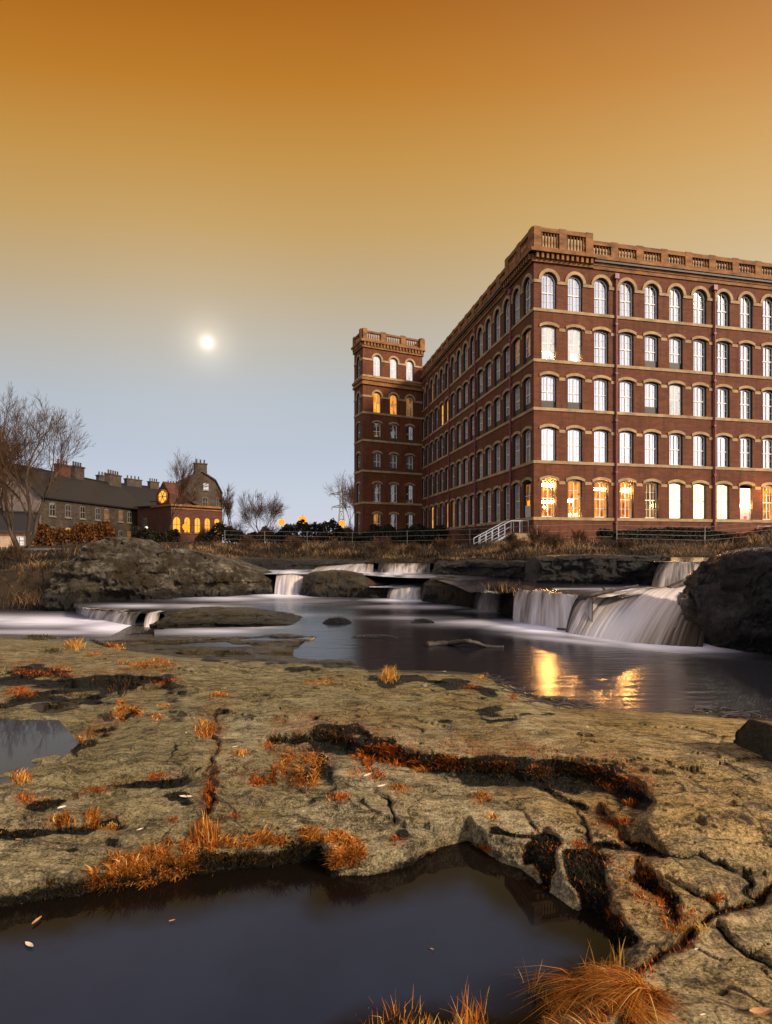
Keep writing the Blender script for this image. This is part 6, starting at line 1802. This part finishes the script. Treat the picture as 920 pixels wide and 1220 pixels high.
# dry tuft on the mid river rock
def far_tuft(label, p, n, h, r, m_, seed):
    rg = np.random.default_rng(seed); root = np.array(p)[None] + rg.normal(0, r, (n, 3)) * [1, 1, .15]
    ln = rg.normal(0, 1, (n, 2)); ln /= np.linalg.norm(ln, axis=1)[:, None]
    tag(blade_mesh('grass_tuft', root, h * rg.uniform(.5, 1.2, n), np.full(n, .018), ln, rg.uniform(.2, .9, n), rg, 3, [m_]), label, 'grass tuft')
far_tuft('dry golden grass tuft on the rock beside the small detached fall', atd(600, 12.6, 704), 260, .26, .16, M['bankgrass'], 3)
far_tuft('brown reeds at the water edge below the garden wall', atd(46, 18.5, 718), 700, .5, .5, M['bankgrass'], 5)
# small scattered moss specks along all joints
rg = np.random.default_rng(5)
wt_ = orange * (V > 780) * (V < 1200) * (U > -80) * (U < 990) * (D < 8); wt_ = np.where(wt_ > .45, wt_, 0) * (1 / D)
pf = (wt_ / wt_.sum()).ravel(); ids = rg.choice(len(pf), 4200, p=pf)
root = P_TER.reshape(-1, 3)[ids] + rg.normal(0, .006, (4200, 3)) * [1, 1, .1]
ln = rg.normal(0, 1, (4200, 2)); ln /= np.linalg.norm(ln, axis=1)[:, None]
tag(blade_mesh('moss', root, rg.uniform(.006, .026, 4200), rg.uniform(.003, .006, 4200), ln, rg.uniform(.2, 1, 4200), rg, 2, [MO]), 'fine rust coloured moss scattered along the joints of the shelf', 'moss', kind='stuff')

# dark moss strands wherever the moss lies thick
rg = np.random.default_rng(15)
wt_ = moss * (V > 790) * (V < 1190) * (U > -120) * (U < 1000) * (D < 8); wt_ = np.where(wt_ > .5, wt_, 0) * (1 / D)
pf = (wt_ / wt_.sum()).ravel(); ids = rg.choice(len(pf), 26000, p=pf)
root = P_TER.reshape(-1, 3)[ids] + rg.normal(0, .006, (26000, 3)) * [1, 1, .1]
ln = rg.normal(0, .7, (26000, 2)) + [0, -.5]; ln /= np.linalg.norm(ln, axis=1)[:, None]
tag(blade_mesh('dark_moss', root, rg.uniform(.008, .034, 26000), rg.uniform(.003, .007, 26000), ln, rg.uniform(.4, 1.2, 26000), rg, 2, [DK], tint=rg.beta(1.3, 3, 26000)), 'blackish shaggy moss covering the ledge faces of the shelf, dark moss strands', 'moss', kind='stuff')

# litter: leaves and feathers
M['paleleaf'] = simple('bleached_leaf', srgb(188, 168, 140), srgb(226, 208, 180), 40, .7, .3, .3, .002)
M['tanleaf'] = simple('tan_leaf', srgb(150, 100, 60), srgb(190, 140, 92), 40, .7, .3, .3, .002)
def leaf(label, u, v, Lpx, ang, m_, z_=None, name='fallen_leaf', w_=.28, bow=.25):
    p = Vector(ter(u, v)) + Vz(.008) if z_ is None else at(u, v, z_)
    L = Lpx / F * p.y * .42
    b = MB(); n = 8; rows_ = []
    ca, sa = math.cos(ang), math.sin(ang)
    for i in range(n + 1):
        s = i / n * 2 - 1; wv = w_ * L * (1 - abs(s) ** 2.2) + .0006; zc = bow * L * (s * s - .3) * .6 + .004
        rows_.append([Vector((s * L * ca - q * sa * wv, s * L * sa + q * ca * wv, zc + abs(q) * wv * .5)) + p for q in (-1, 0, 1)])
    for i in range(n):
        for k in range(2): b.face([rows_[i][k], rows_[i + 1][k], rows_[i + 1][k + 1], rows_[i][k + 1]])
    return tag(b.obj(name, [m_], None, True), label, 'leaf' if name == 'fallen_leaf' else 'feather')
leaf('pale slender leaf floating on the left of the dark pool', 35, 1127, 20, -.5, M['paleleaf'], PW + .002)
leaf('pinkish leaf at the waterline on the left of the pool', 44, 1098, 18, 1.4, M['tanleaf'], PW + .004)
leaf('small pink leaf floating near the fringe reflection', 205, 1098, 9, .4, M['tanleaf'], PW + .002)
leaf('small pinkish leaf floating in the middle of the dark pool', 515, 1132, 6, -.5, M['tanleaf'], PW + .002)
leaf('white feather beside the long dark stain on the left slab', 222, 952, 22, -.1, M['paleleaf'], None, 'feather')
leaf('white feather standing by the leftmost tuft of the long crack', 74, 965, 12, .7, M['paleleaf'], None, 'feather', .5)
leaf('small white curled feather below the tufts of the long crack', 167, 991, 10, .8, M['paleleaf'], None, 'feather')
leaf('white leaf sliver lying above the right black moss patch', 725, 999, 12, -1.1, M['paleleaf'])
leaf('upper pale leaf in the recess under the middle ledge', 438, 926, 16, .8, M['paleleaf'])
leaf('lower pale leaf in the recess under the middle ledge', 455, 939, 15, .5, M['paleleaf'])
leaf('curled pinkish leaf at the bottom right corner', 906, 1211, 34, .1, M['tanleaf'], None, 'fallen_leaf', .35, .5)
leaf('small white speck of a leaf on the right slab', 830, 1135, 7, .3, M['paleleaf'])
leaf('white bit of leaf on the bare slab right of the twigs', 700, 868, 7, .9, M['paleleaf'])
leaf('white leaf scrap at the joint left of centre', 222, 875, 6, -.8, M['paleleaf'])
leaf('white leaf scrap beside the small single tuft', 280, 892, 9, .6, M['paleleaf'])
leaf('tan leaf near the crook of the right crack', 752, 1022, 10, .2, M['tanleaf'])
leaf('pale leaf low in the right hand slab near the grass', 838, 1214, 9, .2, M['paleleaf'])
leaf('pale scrap of leaf near the left edge of the slab', 22, 1003, 9, 0, M['tanleaf'])
leaf('pale chip of leaf on the shelf tip by the water', 530, 801, 6, .3, M['paleleaf'])
# loose stones
def pebble(label, u, v, r, seed, m_):
    bm = bmesh.new(); bmesh.ops.create_icosphere(bm, subdivisions=3, radius=1)
    p = Vector(ter(u, v)); R = r / F * p.y
    for q in bm.verts:
        n_ = float(fbm(np.array([q.co.x * 1.5 + seed]), np.array([q.co.y * 1.5]), np.array([q.co.z * 1.5]), seed=seed, octaves=3)[0])
        q.co *= (1 + .35 * n_); q.co.z *= .6
    bmesh.ops.scale(bm, vec=(R, R, R), verts=bm.verts)
    me = bpy.data.meshes.new('pebble'); bm.to_mesh(me); bm.free(); me.polygons.foreach_set('use_smooth', [True] * len(me.polygons))
    o = link('pebble', me, None, [m_]); o.location = p + Vz(R * .25); tag(o, label, 'pebble')
pebble('grey pebble at the top of the crooked right crack', 752, 1040, 5, 1, M['gable'])
pebble('pale stone beside the red brown tuft on the square block', 480, 995, 7, 2, M['boulder'])
pebble('small stone on the slab by the shore twigs', 505, 818, 4, 3, M['gable'])
